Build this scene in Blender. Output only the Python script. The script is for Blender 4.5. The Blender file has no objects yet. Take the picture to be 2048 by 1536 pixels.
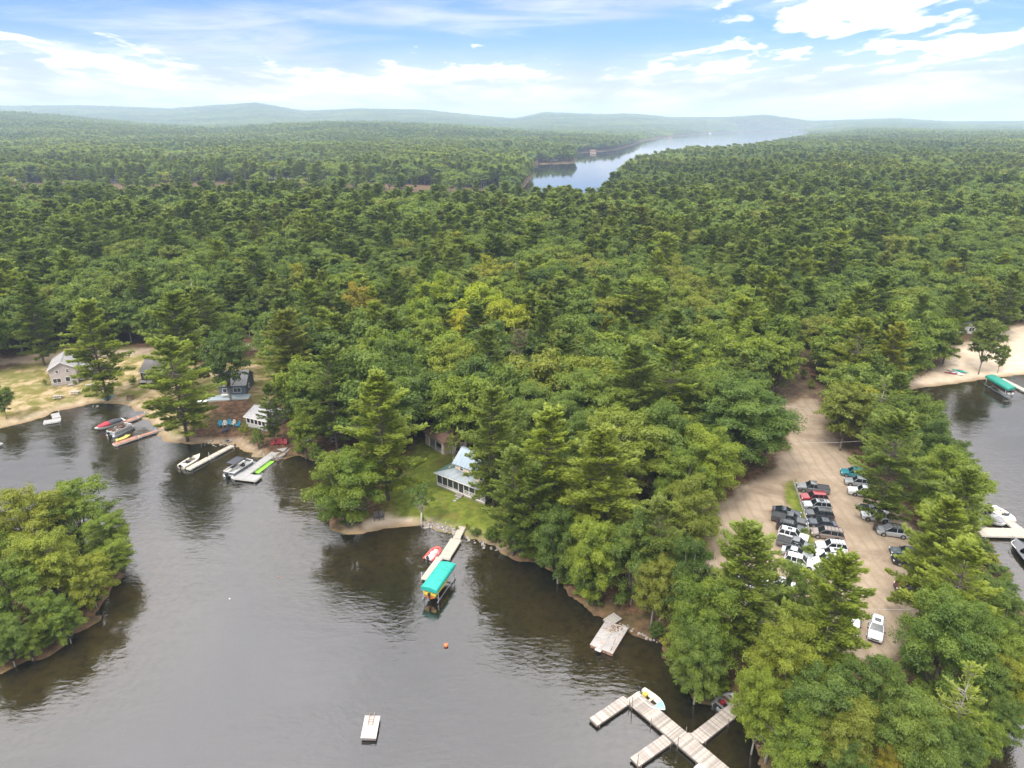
import bpy, math, random
import numpy as np
from mathutils import Vector, Matrix

# ------------------------------------------------------------------ camera, sky, sun, exposure
SC = bpy.context.scene
H = 62.0
PITCH = math.radians(20.96)
FPX = 1365.33
CP, SP = math.cos(PITCH), math.sin(PITCH)
camd = bpy.data.cameras.new('camera'); camd.lens = 24.0; camd.sensor_width = 36.0
camd.clip_start = 0.5; camd.clip_end = 40000
cam = bpy.data.objects.new('camera', camd); SC.collection.objects.link(cam)
cam.location = (0, 0, H); cam.rotation_euler = (math.radians(90) - PITCH, 0, 0)
SC.camera = cam
SUN_EL, SUN_AZ = math.radians(52), math.radians(215)     # azimuth clockwise from +Y: behind the camera, to the left
EXPOSURE = 1.35
SC.view_settings.view_transform = 'Standard'; SC.view_settings.look = 'None'
SC.view_settings.exposure = EXPOSURE; SC.view_settings.gamma = 1; SC.view_settings.use_curve_mapping = False
sund = bpy.data.lights.new('sun', 'SUN'); sund.energy = 1.5; sund.angle = math.radians(11); sund.color = (1, .95, .86)
sun = bpy.data.objects.new('sun', sund); SC.collection.objects.link(sun)
_sd = Vector((math.sin(SUN_AZ) * math.cos(SUN_EL), math.cos(SUN_AZ) * math.cos(SUN_EL), math.sin(SUN_EL)))
sun.rotation_euler = _sd.to_track_quat('Z', 'Y').to_euler(); sun.location = (-60, -60, 200)
SC.cycles.max_bounces = 7; SC.cycles.diffuse_bounces = 3; SC.cycles.glossy_bounces = 3
SC.cycles.transmission_bounces = 3; SC.cycles.volume_bounces = 1; SC.cycles.transparent_max_bounces = 6
try: SC.cycles.denoising_input_passes = 'RGB_ALBEDO_NORMAL'; SC.cycles.denoising_prefilter = 'ACCURATE'
except Exception: pass
SC.cycles.caustics_reflective = False; SC.cycles.caustics_refractive = False

class NT:
    "small node-tree helper"
    def __init__(s, nt):
        s.nt = nt; nt.nodes.clear()
    def n(s, t, _i=None, **kw):
        nd = s.nt.nodes.new(t)
        for k, v in kw.items(): setattr(nd, k, v)
        for k, v in (_i or {}).items():
            if isinstance(v, bpy.types.NodeSocket): s.nt.links.new(v, nd.inputs[k])
            else: nd.inputs[k].default_value = v
        return nd
    def l(s, a, b): s.nt.links.new(a, b)
    def math(s, op, a, b=None, c=None, clamp=False):
        d = {0: a}
        if b is not None: d[1] = b
        if c is not None: d[2] = c
        return s.n('ShaderNodeMath', d, operation=op, use_clamp=clamp).outputs[0]
    def mix(s, f, a, b, bt='MIX'):
        nd = s.n('ShaderNodeMix', data_type='RGBA', blend_type=bt, clamp_factor=True)
        for i, v in ((0, f), (6, a), (7, b)):
            if isinstance(v, bpy.types.NodeSocket): s.l(v, nd.inputs[i])
            else: nd.inputs[i].default_value = v if i == 0 else ((*v, 1) if len(v) == 3 else v)
        return nd.outputs[2]
    def noise(s, vec, scale, detail=3, rough=.55, dist=0):
        nd = s.n('ShaderNodeTexNoise', {'Scale': scale, 'Detail': detail, 'Roughness': rough, 'Distortion': dist})
        if vec is not None: s.l(vec, nd.inputs['Vector'])
        return nd.outputs['Fac']
    def ramp(s, f, lo, hi, a=0., b=1.):
        nd = s.n('ShaderNodeMapRange', {0: f, 1: lo, 2: hi, 3: a, 4: b}, interpolation_type='SMOOTHSTEP')
        return nd.outputs[0]

world = bpy.data.worlds.new('World'); SC.world = world; world.use_nodes = True
w = NT(world.node_tree)
SKY_STRENGTH = 0.06
BIGLOC, VEILLOC = (15.0, 4.4), (0.5, 8.0)
CLOUD_L = 0.40        # at the horizon; an overcast sky is about three times as bright overhead
tc = w.n('ShaderNodeTexCoord').outputs['Generated']
sep = w.n('ShaderNodeSeparateXYZ', {0: tc})
sky = w.n('ShaderNodeTexSky', sky_type='NISHITA', sun_disc=False, sun_elevation=SUN_EL, sun_rotation=SUN_AZ,
          altitude=100, air_density=1.0, dust_density=1.0, ozone_density=1.5)
skyc = w.mix(1, sky.outputs[0], (SKY_STRENGTH,) * 3, 'MULTIPLY')
skyc = w.mix(1, skyc, (.50, .72, 1.2, 1), 'MULTIPLY')
# cloud sheets seen in plan: direction / height, so that they close up towards the horizon
zz = w.math('ADD', w.math('MAXIMUM', sep.outputs['Z'], 0.0), 0.10)
px_ = w.math('DIVIDE', sep.outputs['X'], zz); py_ = w.math('DIVIDE', sep.outputs['Y'], zz)
pl = w.n('ShaderNodeCombineXYZ', {0: px_, 1: py_, 2: 0.0}).outputs[0]
def cmap(loc, sc, rot=0.): return w.n('ShaderNodeMapping', {'Vector': pl, 'Location': (*loc, 0), 'Scale': (*sc, 1), 'Rotation': (0, 0, rot)}).outputs[0]
puff = w.noise(cmap((3.1, 1.7), (1.0, .55)), 3.4, 8, .56, .15)
big = w.noise(cmap(BIGLOC, (.75, .45)), 1.0, 3, .5, .5)
veil = w.noise(cmap(VEILLOC, (.45, .40), .4), 1.0, 3, .5, .8)
wisp = w.noise(cmap((1.2, 5.2), (.9, 1.9), .35), 1.3, 7, .66, 1.0)
low = w.ramp(sep.outputs['Z'], .10, .03, 0., .22)           # the sheet thickens towards the horizon
over = w.ramp(sep.outputs['Z'], .12, .24, 0., .44)           # overcast overhead, as the soft light and the grey water tell
cov = w.math('ADD', w.math('ADD', puff, w.math('MULTIPLY', w.math('SUBTRACT', big, .5), 1.0)), w.math('ADD', low, over))
c1 = w.ramp(cov, .585, .685, 0, .92)
vv = w.math('ADD', w.ramp(veil, .44, .64, 0, .46), w.math('MULTIPLY', low, .5))
c2 = w.math('MULTIPLY', w.ramp(w.math('ADD', wisp, w.math('MULTIPLY', vv, .5)), .40, .85), w.math('MINIMUM', w.math('ADD', vv, .10), 1.0))
cl = w.math('SUBTRACT', 1.0, w.math('MULTIPLY', w.math('SUBTRACT', 1.0, c1), w.math('SUBTRACT', 1.0, c2)))
cl = w.math('MAXIMUM', cl, w.ramp(sep.outputs['Z'], .11, .025, 0, .88))
shade = w.math('MULTIPLY', w.ramp(puff, .35, .75, .86, 1.06), w.ramp(big, .3, .7, .74, 1.2))
cie = w.math('MULTIPLY', shade, w.math('ADD', 1.0, w.math('MULTIPLY', w.math('MAXIMUM', sep.outputs['Z'], 0.0), 2.8)))
ccol = w.mix(1, (CLOUD_L * 1.0, CLOUD_L * .99, CLOUD_L * 1.0), w.n('ShaderNodeCombineXYZ', {0: cie, 1: cie, 2: cie}).outputs[0], 'MULTIPLY')
col = w.mix(cl, skyc, ccol)
bg = w.n('ShaderNodeBackground', {0: col, 1: 1.0})
w.l(bg.outputs[0], w.n('ShaderNodeOutputWorld').inputs[0])

# ------------------------------------------------------------------ geometry of the survey
def ray(px, py):
    u = (px - 1024) / FPX; v = (768 - py) / FPX
    return u, CP + v * SP, -SP + v * CP
def at(px, py, z=0.0):
    u, dy, dz = ray(px, py); t = (H - z) / -dz
    return np.array((u * t, dy * t))
def proj(x, y, z):
    dz = z - H; zc = y * CP - dz * SP; up = y * SP + dz * CP
    return 1024 + FPX * x / zc, 768 - FPX * up / zc
def zray(px, py, Y):
    u, dy, dz = ray(px, py); return H + dz / dy * Y
def poly(pts, z=0.0): return np.array([at(p[0], p[1], z) for p in pts])

def sdf(P, Q):
    "signed distance of points P to polygon Q (positive inside)"
    x, y = P[:, 0], P[:, 1]; best = np.full(len(P), 1e18); ins = np.zeros(len(P), bool)
    n = len(Q)
    for i in range(n):
        a = Q[i]; b = Q[(i + 1) % n]; e = b - a; L = e @ e + 1e-12
        wx = x - a[0]; wy = y - a[1]
        t = np.clip((wx * e[0] + wy * e[1]) / L, 0, 1)
        best = np.minimum(best, (wx - t * e[0]) ** 2 + (wy - t * e[1]) ** 2)
        c = ((a[1] <= y) != (b[1] <= y))
        with np.errstate(divide='ignore', invalid='ignore'):
            xi = a[0] + (y - a[1]) / (b[1] - a[1] + 1e-18) * e[0]
        ins ^= c & (x < xi)
    return np.where(ins, 1, -1) * np.sqrt(best)
def sm(x, a, b):
    t = np.clip((x - a) / (b - a), 0, 1); return t * t * (3 - 2 * t)
_rng = np.random.RandomState(5)
_G = _rng.rand(256, 256)
def vnoise(x, y):
    xi = np.floor(x).astype(int); yi = np.floor(y).astype(int); fx = x - xi; fy = y - yi
    fx = fx * fx * (3 - 2 * fx); fy = fy * fy * (3 - 2 * fy)
    g = lambda i, j: _G[i & 255, j & 255]
    return (g(xi, yi) * (1 - fx) + g(xi + 1, yi) * fx) * (1 - fy) + (g(xi, yi + 1) * (1 - fx) + g(xi + 1, yi + 1) * fx) * fy
def fbm(x, y, s, o=3):
    r = 0; a = .5; t = 0
    for k in range(o):
        r = r + a * vnoise(x / s + 17.3 * k, y / s + 9.1 * k); t += a; a *= .5; s *= .5
    return r / t

SHORE = [(-900, 960), (-250, 900), (0, 856), (60, 840), (130, 816), (200, 806), (250, 809), (286, 824), (305, 848),
         (318, 866), (335, 880), (385, 886), (470, 888), (500, 905), (540, 922), (575, 915), (600, 912), (640, 925), (672, 950), (655, 985),
         (645, 1010), (660, 1050), (690, 1068), (725, 1066), (760, 1058), (800, 1052), (850, 1050), (905, 1066), (950, 1076),
         (1000, 1096), (1060, 1122), (1110, 1150), (1150, 1200), (1190, 1228), (1240, 1243), (1285, 1262), (1325, 1290),
         (1338, 1345), (1385, 1402), (1470, 1412), (1488, 1458), (1518, 1515), (1590, 1590), (1700, 1630), (1850, 1620), (1925, 1560), (1965, 1500),
         (2022, 1440), (2056, 1350), (2046, 1250), (2012, 1150), (1955, 1060), (1905, 980), (1850, 900), (1812, 840),
         (1800, 790), (1830, 776), (1900, 768), (1980, 756), (2048, 748), (2300, 728), (2900, 700)]
LAND = poly(SHORE)
LAND = np.vstack([LAND, [[9000, 420], [16000, 9000], [16000, 16000], [-16000, 16000], [-16000, 200], [-900, 110]]])
ISLAND = poly([(-300, 1150), (-100, 1330), (0, 1352), (60, 1322), (130, 1290), (205, 1215), (238, 1150), (215, 1105), (120, 1075), (0, 1060), (-200, 1050)])
FARLAKE = poly([(1010, 425), (1064, 352), (1046, 332), (1066, 329), (1146, 326), (1152, 321), (1140, 309), (1165, 305.5), (1200, 303), (1232, 300),
                (1262, 291), (1283, 283), (1330, 274.5), (1420, 267), (1500, 263.2), (1605, 263.0), (1625, 272), (1602, 284), (1540, 299), (1480, 312), (1410, 316), (1350, 321), (1300, 335),
                (1240, 360), (1215, 400), (1190, 430), (1080, 445)])
POND = poly([(540, 353), (560, 347), (618, 345.5), (628, 352), (600, 358)])

RA = [(-900, 214), (0, 222), (170, 221), (350, 226), (430, 221), (520, 217), (610, 230), (720, 226), (850, 228), (940, 236), (1030, 242),
      (1090, 232), (1200, 235), (1260, 234), (1340, 240), (1440, 240), (1530, 236), (1620, 246), (1700, 244), (1790, 242), (1900, 247), (2048, 246), (2900, 243)]
RB = [(-900, 225), (0, 232), (150, 238), (300, 250), (450, 256), (560, 250), (680, 247), (800, 249), (930, 254), (1060, 262), (1200, 266), (1620, 266), (1720, 258), (1900, 262), (2048, 262), (2900, 262)]
def height(X, Y):
    X = np.atleast_1d(np.asarray(X, float)); Y = np.atleast_1d(np.asarray(Y, float))
    P = np.stack([X, Y], 1)
    d = np.maximum(sdf(P, LAND), sdf(P, ISLAND))
    far = Y > 350
    fl = np.full(len(X), 1e6)
    if far.any():
        fl[far] = -np.maximum(sdf(P[far], FARLAKE), sdf(P[far], POND))
    d = np.minimum(d, fl)
    land = 1.5 * (1 - np.exp(-np.maximum(d, 0) / 4.5)) + .35 * sm(d, 8, 30)
    fn = fbm(X, Y, 130.0)
    land = land + sm(d, 25, 140) * sm(Y, 135, 260) * (1.0 + 7 * fn)
    # rolling country and the skyline ridges
    px = 1024 + FPX * X / np.maximum(Y * CP + (H - 30) * SP, 1)
    fy = sm(Y, 700, 1800) * sm(d, 0, 500)
    land = land + fy * (14 * (fbm(X, Y, 900.0) - .3))
    Ys = np.maximum(Y, 1)
    za = H + (247.3 - np.interp(px, [p[0] for p in RA], [p[1] for p in RA])) / FPX / CP * 6600 - 12
    zb = H + (247.3 - np.interp(px, [p[0] for p in RB], [p[1] for p in RB])) / FPX / CP * 2900 - 14
    ra = np.maximum(za, 0) * np.exp(-((np.minimum(Y, 6600) - 6600) / 2000) ** 2)
    rb = np.maximum(zb, 0) * np.exp(-((np.minimum(Y, 2900) - 2900) / 1000) ** 2) * (1 - .45 * sm(Y, 2900, 4600))
    rn = .82 + .36 * fbm(X, Y, 700.0)
    hill = np.maximum(ra, rb * rn) * sm(d, 0, 320) * sm(Y, 900, 1600)
    land = np.maximum(land, hill)
    bed = np.maximum(-np.maximum(-d, 0) * .085, -3.2 - 1.2 * sm(-d, 20, 60))
    return np.where(d > 0, land, bed), d
def gz(x, y): return float(height([x], [y])[0][0])

# clearings and surfaces (pixel outlines of ground about 1.8 m above the lake)
ZG = 1.85
LOT = poly([(1405, 1130), (1425, 1062), (1432, 1010), (1490, 968), (1550, 930), (1572, 880), (1562, 812), (1590, 795), (1635, 795), (1652, 830), (1668, 880),
            (1712, 925), (1770, 985), (1830, 1060), (1850, 1150), (1845, 1235), (1810, 1300), (1740, 1335), (1600, 1310), (1470, 1255), (1415, 1200)], ZG)
VERGE = poly([(1568, 966), (1590, 958), (1600, 980), (1612, 1015), (1626, 1065), (1636, 1110), (1642, 1155), (1608, 1155), (1608, 1085), (1597, 1040), (1570, 1002)], ZG)
TRAIL = poly([(1560, 815), (1552, 770), (1575, 735), (1592, 690), (1618, 690), (1612, 740), (1640, 770), (1650, 800), (1600, 812)], ZG + 1)
SAND_R = poly([(1800, 792), (1830, 757), (1890, 735), (1930, 690), (1975, 672), (2048, 655), (2300, 640), (2900, 640), (2900, 720), (2048, 752), (1960, 762)], 1.0)
BEACH = poly([(722, 1070), (726, 1042), (770, 1030), (820, 1034), (850, 1046), (852, 1062), (800, 1064)], .6)
LAWN = poly([(800, 935), (830, 880), (862, 888), (905, 905), (950, 985), (1010, 1005), (1012, 1060), (960, 1076), (850, 1052), (790, 1030), (765, 985)], ZG)
YARD = poly([(-400, 900), (-200, 760), (40, 735), (70, 700), (150, 695), (290, 700), (420, 735), (500, 715), (560, 740), (560, 800), (490, 835), (485, 880), (470, 890), (335, 882),
             (310, 855), (290, 825), (250, 808), (200, 805), (100, 826), (0, 858)], ZG)
DUFF = poly([(335, 885), (400, 840), (420, 800), (480, 790), (520, 800), (490, 835), (485, 886)], ZG)
ROAD = [(-400, 740), (-100, 716), (60, 703), (130, 694), (250, 690), (400, 686), (530, 676), (640, 668)]
ROADW = poly(ROAD, 4.0)
MARSH = poly([(520, 356), (540, 340), (640, 338), (650, 352), (640, 362), (560, 362)], 1.0)
SANDPIT = poly([(330, 352), (335, 338), (380, 338), (425, 344), (420, 354)], 2.0)
CLEAR2 = poly([(766, 356), (770, 338), (786, 338), (790, 356)], 2.0)
def dist_line(P, Q):
    best = np.full(len(P), 1e18)
    for i in range(len(Q) - 1):
        a = Q[i]; e = Q[i + 1] - a; t = np.clip(((P - a) @ e) / (e @ e), 0, 1)
        best = np.minimum(best, ((P - a - t[:, None] * e) ** 2).sum(1))
    return np.sqrt(best)

# ------------------------------------------------------------------ object helpers
def link(o): SC.collection.objects.link(o); return o
class MB:
    "collects shapes, builds ONE mesh"
    def __init__(s): s.v = []; s.f = []; s.m = []; s.sm = []
    def add(s, vs, fs, mi=0, smooth=False):
        o = len(s.v); s.v += [tuple(map(float, p)) for p in vs]
        for f in fs: s.f.append(tuple(i + o for i in f)); s.m.append(mi); s.sm.append(smooth)
        return s
    def box(s, c, d, mi=0, rz=0, M=None):
        x, y, z = d[0] / 2, d[1] / 2, d[2] / 2
        vs = [(i * x, j * y, k * z) for k in (-1, 1) for i, j in ((-1, -1), (1, -1), (1, 1), (-1, 1))]
        if M is None: M = Matrix.Translation(c) @ Matrix.Rotation(rz, 4, 'Z')
        vs = [M @ Vector(p) for p in vs]
        return s.add(vs, [(3, 2, 1, 0), (4, 5, 6, 7), (0, 1, 5, 4), (1, 2, 6, 5), (2, 3, 7, 6), (3, 0, 4, 7)], mi)
    def bar(s, a, b, w_, h_=None, mi=0):
        a = Vector(a); b = Vector(b); d = b - a; L = d.length; h_ = h_ or w_
        q = d.to_track_quat('X', 'Z'); M = Matrix.Translation((a + b) / 2) @ q.to_matrix().to_4x4()
        return s.box((0, 0, 0), (L, w_, h_), mi, M=M)
    def loft(s, rings, mi=0, cap=True, smooth=False, closed=True):
        n = len(rings[0]); vs = [p for r in rings for p in r]; fs = []
        for i in range(len(rings) - 1):
            for j in range(n if closed else n - 1):
                k = (j + 1) % n; fs.append((i * n + j, i * n + k, (i + 1) * n + k, (i + 1) * n + j))
        if cap: fs.append(tuple(range(n))[::-1]); fs.append(tuple(range((len(rings) - 1) * n, len(rings) * n)))
        return s.add(vs, fs, mi, smooth)
    def tube(s, pts, r, n=6, mi=0, smooth=True, cap=True):
        pts = [Vector(p) for p in pts]; rs = r if isinstance(r, (list, tuple)) else [r] * len(pts); rings = []
        for i, p in enumerate(pts):
            d = (pts[min(i + 1, len(pts) - 1)] - pts[max(i - 1, 0)]).normalized()
            a = d.cross(Vector((0, 0, 1)) if abs(d.z) < .9 else Vector((1, 0, 0))).normalized(); b = d.cross(a)
            rings.append([p + (a * math.cos(2 * math.pi * k / n) + b * math.sin(2 * math.pi * k / n)) * rs[i] for k in range(n)])
        return s.loft(rings, mi, cap, smooth)
    def prism(s, poly_, z0, z1, mi=0):
        n = len(poly_); vs = [(p[0], p[1], z0) for p in poly_] + [(p[0], p[1], z1) for p in poly_]
        fs = [tuple(range(n))[::-1], tuple(range(n, 2 * n))] + [(i, (i + 1) % n, n + (i + 1) % n, n + i) for i in range(n)]
        return s.add(vs, fs, mi)
    def slab(s, quad, t, mi=0):
        "a panel: four 3-D corners, thickness t along its normal (downwards)"
        q = [Vector(p) for p in quad]; nn = (q[1] - q[0]).cross(q[-1] - q[0]).normalized()
        if nn.z < 0: nn = -nn
        lo = [p - nn * t for p in q]; n = len(q)
        return s.add(q + lo, [tuple(range(n)), tuple(range(n, 2 * n))[::-1]] + [(i, n + i, n + (i + 1) % n, (i + 1) % n) for i in range(n)], mi)
    def ball(s, c, r, mi=0, n=10, sc=(1, 1, 1)):
        rings = []
        for i in range(1, n // 2 + 1):
            a = math.pi * i / (n // 2 + 1)
            rings.append([(c[0] + sc[0] * r * math.sin(a) * math.cos(2 * math.pi * k / n), c[1] + sc[1] * r * math.sin(a) * math.sin(2 * math.pi * k / n), c[2] - sc[2] * r * math.cos(a)) for k in range(n)])
        return s.loft(rings, mi, True, True)
    def mesh(s, name, mats):
        me = bpy.data.meshes.new(name); me.from_pydata(s.v, [], s.f)
        for m in (mats if isinstance(mats, (list, tuple)) else [mats]): me.materials.append(m)
        me.polygons.foreach_set('material_index', s.m); me.polygons.foreach_set('use_smooth', s.sm)
        import bmesh
        bm = bmesh.new(); bm.from_mesh(me); bmesh.ops.recalc_face_normals(bm, faces=bm.faces); bm.to_mesh(me); bm.free()
        me.update(); return me
    def build(s, name, mats, parent=None, label=None): return put(name, s.mesh(name, mats), parent, label)
def put(name, me, parent=None, label=None, loc=None, rz=0, mat=None):
    o = bpy.data.objects.new(name, me); link(o)
    if parent is not None: o.parent = parent
    if label: o['label'] = label
    if loc is not None: o.location = loc
    if rz: o.rotation_euler = (0, 0, rz)
    if mat is not None:
        for i, m in enumerate(mat if isinstance(mat, (list, tuple)) else [mat]):
            o.material_slots[i].link = 'OBJECT'; o.material_slots[i].material = m
    return o
def tag(o, label, cat, group=None):
    o['label'] = label; o['category'] = cat
    if group: o['group'] = group
    return o
def thing(name, label, cat, loc, rz=0, group=None):
    o = bpy.data.objects.new(name, None); link(o); o.empty_display_size = .5
    o.location = (float(loc[0]), float(loc[1]), float(loc[2])); o.rotation_euler = (0, 0, rz)
    return tag(o, label, cat, group)
def np_mesh(name, V, Q, mats, attrs=None, smooth=False):
    "fast mesh from arrays: V (n,3), Q (m,k)"
    me = bpy.data.meshes.new(name); n, k = Q.shape
    me.vertices.add(len(V)); me.vertices.foreach_set('co', np.asarray(V, np.float32).ravel())
    me.loops.add(n * k); me.loops.foreach_set('vertex_index', np.asarray(Q, np.int32).ravel())
    me.polygons.add(n); me.polygons.foreach_set('loop_start', np.arange(n, dtype=np.int32) * k)
    for nm, (dom, arr) in (attrs or {}).items():
        a = me.attributes.new(nm, 'FLOAT', dom); a.data.foreach_set('value', np.asarray(arr, np.float32))
    for m in (mats if isinstance(mats, (list, tuple)) else [mats]): me.materials.append(m)
    me.polygons.foreach_set('use_smooth', np.full(n, smooth)); me.update(calc_edges=True); return me

# ------------------------------------------------------------------ materials
def newmat(name):
    m = bpy.data.materials.new(name); m.use_nodes = True; return m, NT(m.node_tree)
def mat(name, col, rough=.6, metal=0., var=.18, scale=3., coat=0., spec=.5, dirt=None, obj_var=0., bump=0., bscale=20.):
    m, t = newmat(name)
    oc = t.n('ShaderNodeTexCoord').outputs['Object']
    f = t.ramp(t.noise(oc, scale, 5, .6), .3, .7, 1 - var, 1 + var)
    c = t.mix(1, col, t.n('ShaderNodeCombineXYZ', {0: f, 1: f, 2: f}).outputs[0], 'MULTIPLY')
    if obj_var:
        r = t.ramp(t.n('ShaderNodeObjectInfo').outputs['Random'], 0, 1, 1 - obj_var, 1 + obj_var)
        c = t.mix(1, c, t.n('ShaderNodeCombineXYZ', {0: r, 1: r, 2: r}).outputs[0], 'MULTIPLY')
    if dirt:
        c = t.mix(t.ramp(t.noise(oc, scale * .6, 4, .65), .48, .72, 0, .75), c, dirt)
    p = t.n('ShaderNodeBsdfPrincipled', {'Base Color': c, 'Roughness': rough, 'Metallic': metal, 'Coat Weight': coat, 'Coat Roughness': .05, 'Specular IOR Level': spec})
    if bump:
        b = t.n('ShaderNodeBump', {'Strength': bump, 'Distance': .02, 'Height': t.noise(oc, bscale, 4, .6)}); t.l(b.outputs[0], p.inputs['Normal'])
    t.l(p.outputs[0], t.n('ShaderNodeOutputMaterial').inputs[0]); return m
# ------------------------------------------------------------------ the ground: one sheet from under the lake to the skyline
rows = [-40.0]
while rows[-1] < 12500:
    y = rows[-1]; rows.append(y + (2.0 if y < 40 else max(.75, .0105 * y)))
rows = np.array(rows); NC = 430
uu = np.linspace(-1, 1, NC); uu = uu * (.62 + .38 * np.abs(uu) ** 1.5)
GX = uu[None, :] * (70 + 1.0 * np.maximum(rows, 0)[:, None]); GY = np.repeat(rows[:, None], NC, 1)
gx, gy = GX.ravel(), GY.ravel(); gP = np.stack([gx, gy], 1)
gzv, gd = height(gx, gy)
near = gy < 420
def mask(Q, a=-1.2, b=1.2):
    m = np.zeros(len(gx)); m[near] = sm(sdf(gP[near], Q), a, b); return m
jit = np.zeros(len(gx)); jit[near] = (fbm(gx[near], gy[near], 7.0) - .5) * 5
def maskj(Q, a=-1.2, b=1.2):
    m = np.zeros(len(gx)); m[near] = sm(sdf(gP[near], Q) + jit[near], a, b); return m
lot = maskj(LOT, -1.0, 1.0); verge = mask(VERGE, -.5, .4); trail = maskj(TRAIL, -2, 2)
grass = np.maximum(maskj(LAWN, -2.5, 2.5), verge)
sand = np.maximum(maskj(SAND_R, -2, 2), mask(BEACH, -.4, .4))
open_shore = np.maximum(np.maximum(mask(YARD, -9, -2), mask(SAND_R, -9, -2)), np.maximum(mask(BEACH, -4, -1), mask(LAWN, -6, -1) * .4))
sand = np.maximum(sand, sm(gd, -1.5, -.2) * (1 - sm(gd, 1.0, 2.2)) * near * .55 * open_shore)
far_sand = np.zeros(len(gx)); fm = (gy > 420) & (gy < 1500)
for Q in (SANDPIT, CLEAR2): far_sand[fm] = np.maximum(far_sand[fm], sm(sdf(gP[fm], Q), -6, 6))
sand = np.maximum(sand, far_sand)
marsh = np.zeros(len(gx)); marsh[fm] = sm(sdf(gP[fm], MARSH), -8, 8)
yard = maskj(YARD, -2, 2) * (1 - maskj(DUFF, -2, 2))
rd = np.zeros(len(gx)); rd[near] = 1 - sm(dist_line(gP[near], ROADW) + jit[near] * .2, 2.2, 3.6)
lot = np.maximum(lot * (1 - verge), np.maximum(rd, trail * .25))
grass = np.maximum(grass, marsh)
flat = np.maximum(maskj(LOT, -2, 6), 0)
gzv = gzv + (fbm(gx, gy, 2.0, 2) - .5) * .12 * (gd > 2) * near * (1 - flat)
gzv = gzv + (fbm(gx, gy, 3.2, 3) - .5) * .55 * np.exp(-(gd / 2.2) ** 2) * near * (1 - np.maximum(mask(BEACH, -3, 0), mask(SAND_R, -3, 0)))
idx = np.arange(len(gx)).reshape(len(rows), NC)
Q = np.stack([idx[:-1, :-1], idx[:-1, 1:], idx[1:, 1:], idx[1:, :-1]], -1).reshape(-1, 4)

gm, t = newmat('ground')
geo = t.n('ShaderNodeNewGeometry').outputs['Position']
A = lambda n_: t.n('ShaderNodeAttribute', attribute_name=n_).outputs['Fac']
n1 = t.noise(geo, .9, 6, .65); n2 = t.noise(geo, .12, 4, .6); n3 = t.noise(geo, 6.0, 3, .6); n4 = t.noise(geo, .35, 5, .6)
duff = t.mix(t.ramp(n1, .35, .68), (.052, .032, .02), (.155, .088, .05))
duff = t.mix(t.ramp(n2, .45, .7, 0, .6), duff, (.05, .06, .018))
gravel = t.mix(t.ramp(n4, .3, .7), (.24, .185, .13), (.33, .26, .19))
gravel = t.mix(t.ramp(n3, .4, .75, 0, .45), gravel, (.38, .31, .23))
gravel = t.mix(t.ramp(n2, .55, .75, 0, .55), gravel, (.20, .145, .10))
wv = t.n('ShaderNodeTexWave', {'Vector': geo, 'Scale': .16, 'Distortion': 9, 'Detail': 3, 'Detail Scale': .35}).outputs['Fac']
gravel = t.mix(t.ramp(t.noise(geo, .055, 5, .65, 1.2),   .50, .66, 0, .7), gravel, (.17, .125, .09))
gravel = t.mix(t.ramp(wv, .70, .98, 0, .5), gravel, (.24, .18, .12))
gr = t.mix(t.ramp(n1, .3, .7), (.075, .105, .016), (.165, .185, .028))
gr = t.mix(t.ramp(n4, .48, .7, 0, .7), gr, (.13, .105, .035))
sd = t.mix(t.ramp(n4, .3, .7), (.40, .315, .225), (.50, .41, .31))
sd = t.mix(t.ramp(n3, .5, .8, 0, .35), sd, (.30, .22, .15))
yd = t.mix(t.ramp(n4, .36, .64), (.135, .118, .03), (.37, .275, .165))
yd = t.mix(t.ramp(n2, .46, .60, 0, .8), yd, (.115, .12, .025))
yd = t.mix(t.ramp(n3, .52, .8, 0, .5), yd, (.12, .085, .045))
bedc = t.mix(t.ramp(A('depth'), .05, 2.0), (.24, .175, .06), (.016, .018, .010))
bedc = t.mix(t.ramp(n1, .4, .7, 0, .55), bedc, (.035, .032, .014))
wet = t.mix(t.ramp(n3, .3, .7), (.20, .14, .085), (.28, .20, .125))
c = duff
for nm, cc in (('yard', yd), ('grass', gr), ('lot', gravel), ('sand', sd)):
    m_ = t.math('ADD', A(nm), t.math('MULTIPLY', t.math('SUBTRACT', n1, .5), t.math('MULTIPLY', t.math('MULTIPLY', A(nm), t.math('SUBTRACT', 1, A(nm))), 3.2)), clamp=True)
    c = t.mix(m_, c, cc)
c = t.mix(A('wet'), c, wet)
c = t.mix(A('bed'), c, bedc)
bmp = t.n('ShaderNodeBump', {'Strength': .5, 'Distance': .12, 'Height': t.math('ADD', n1, t.math('MULTIPLY', n3, .4))})
p = t.n('ShaderNodeBsdfPrincipled', {'Base Color': c, 'Roughness': .95, 'Specular IOR Level': .1, 'Normal': bmp.outputs[0]})
t.l(p.outputs[0], t.n('ShaderNodeOutputMaterial').inputs[0])
gme = np_mesh('ground', np.stack([gx, gy, gzv], 1), Q, gm, {
    'lot': ('POINT', lot), 'grass': ('POINT', grass), 'sand': ('POINT', sand), 'yard': ('POINT', yard),
    'bed': ('POINT', sm(gzv, .02, -.12)), 'wet': ('POINT', (1 - sm(gzv, .05, .35)) * (gzv > -.3) * (.12 + .88 * open_shore)), 'depth': ('POINT', -np.minimum(gzv, 0))}, True)
ground = put('ground', gme); ground['kind'] = 'structure'; ground['label'] = 'wooded peninsula and hills around the lake'

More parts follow.
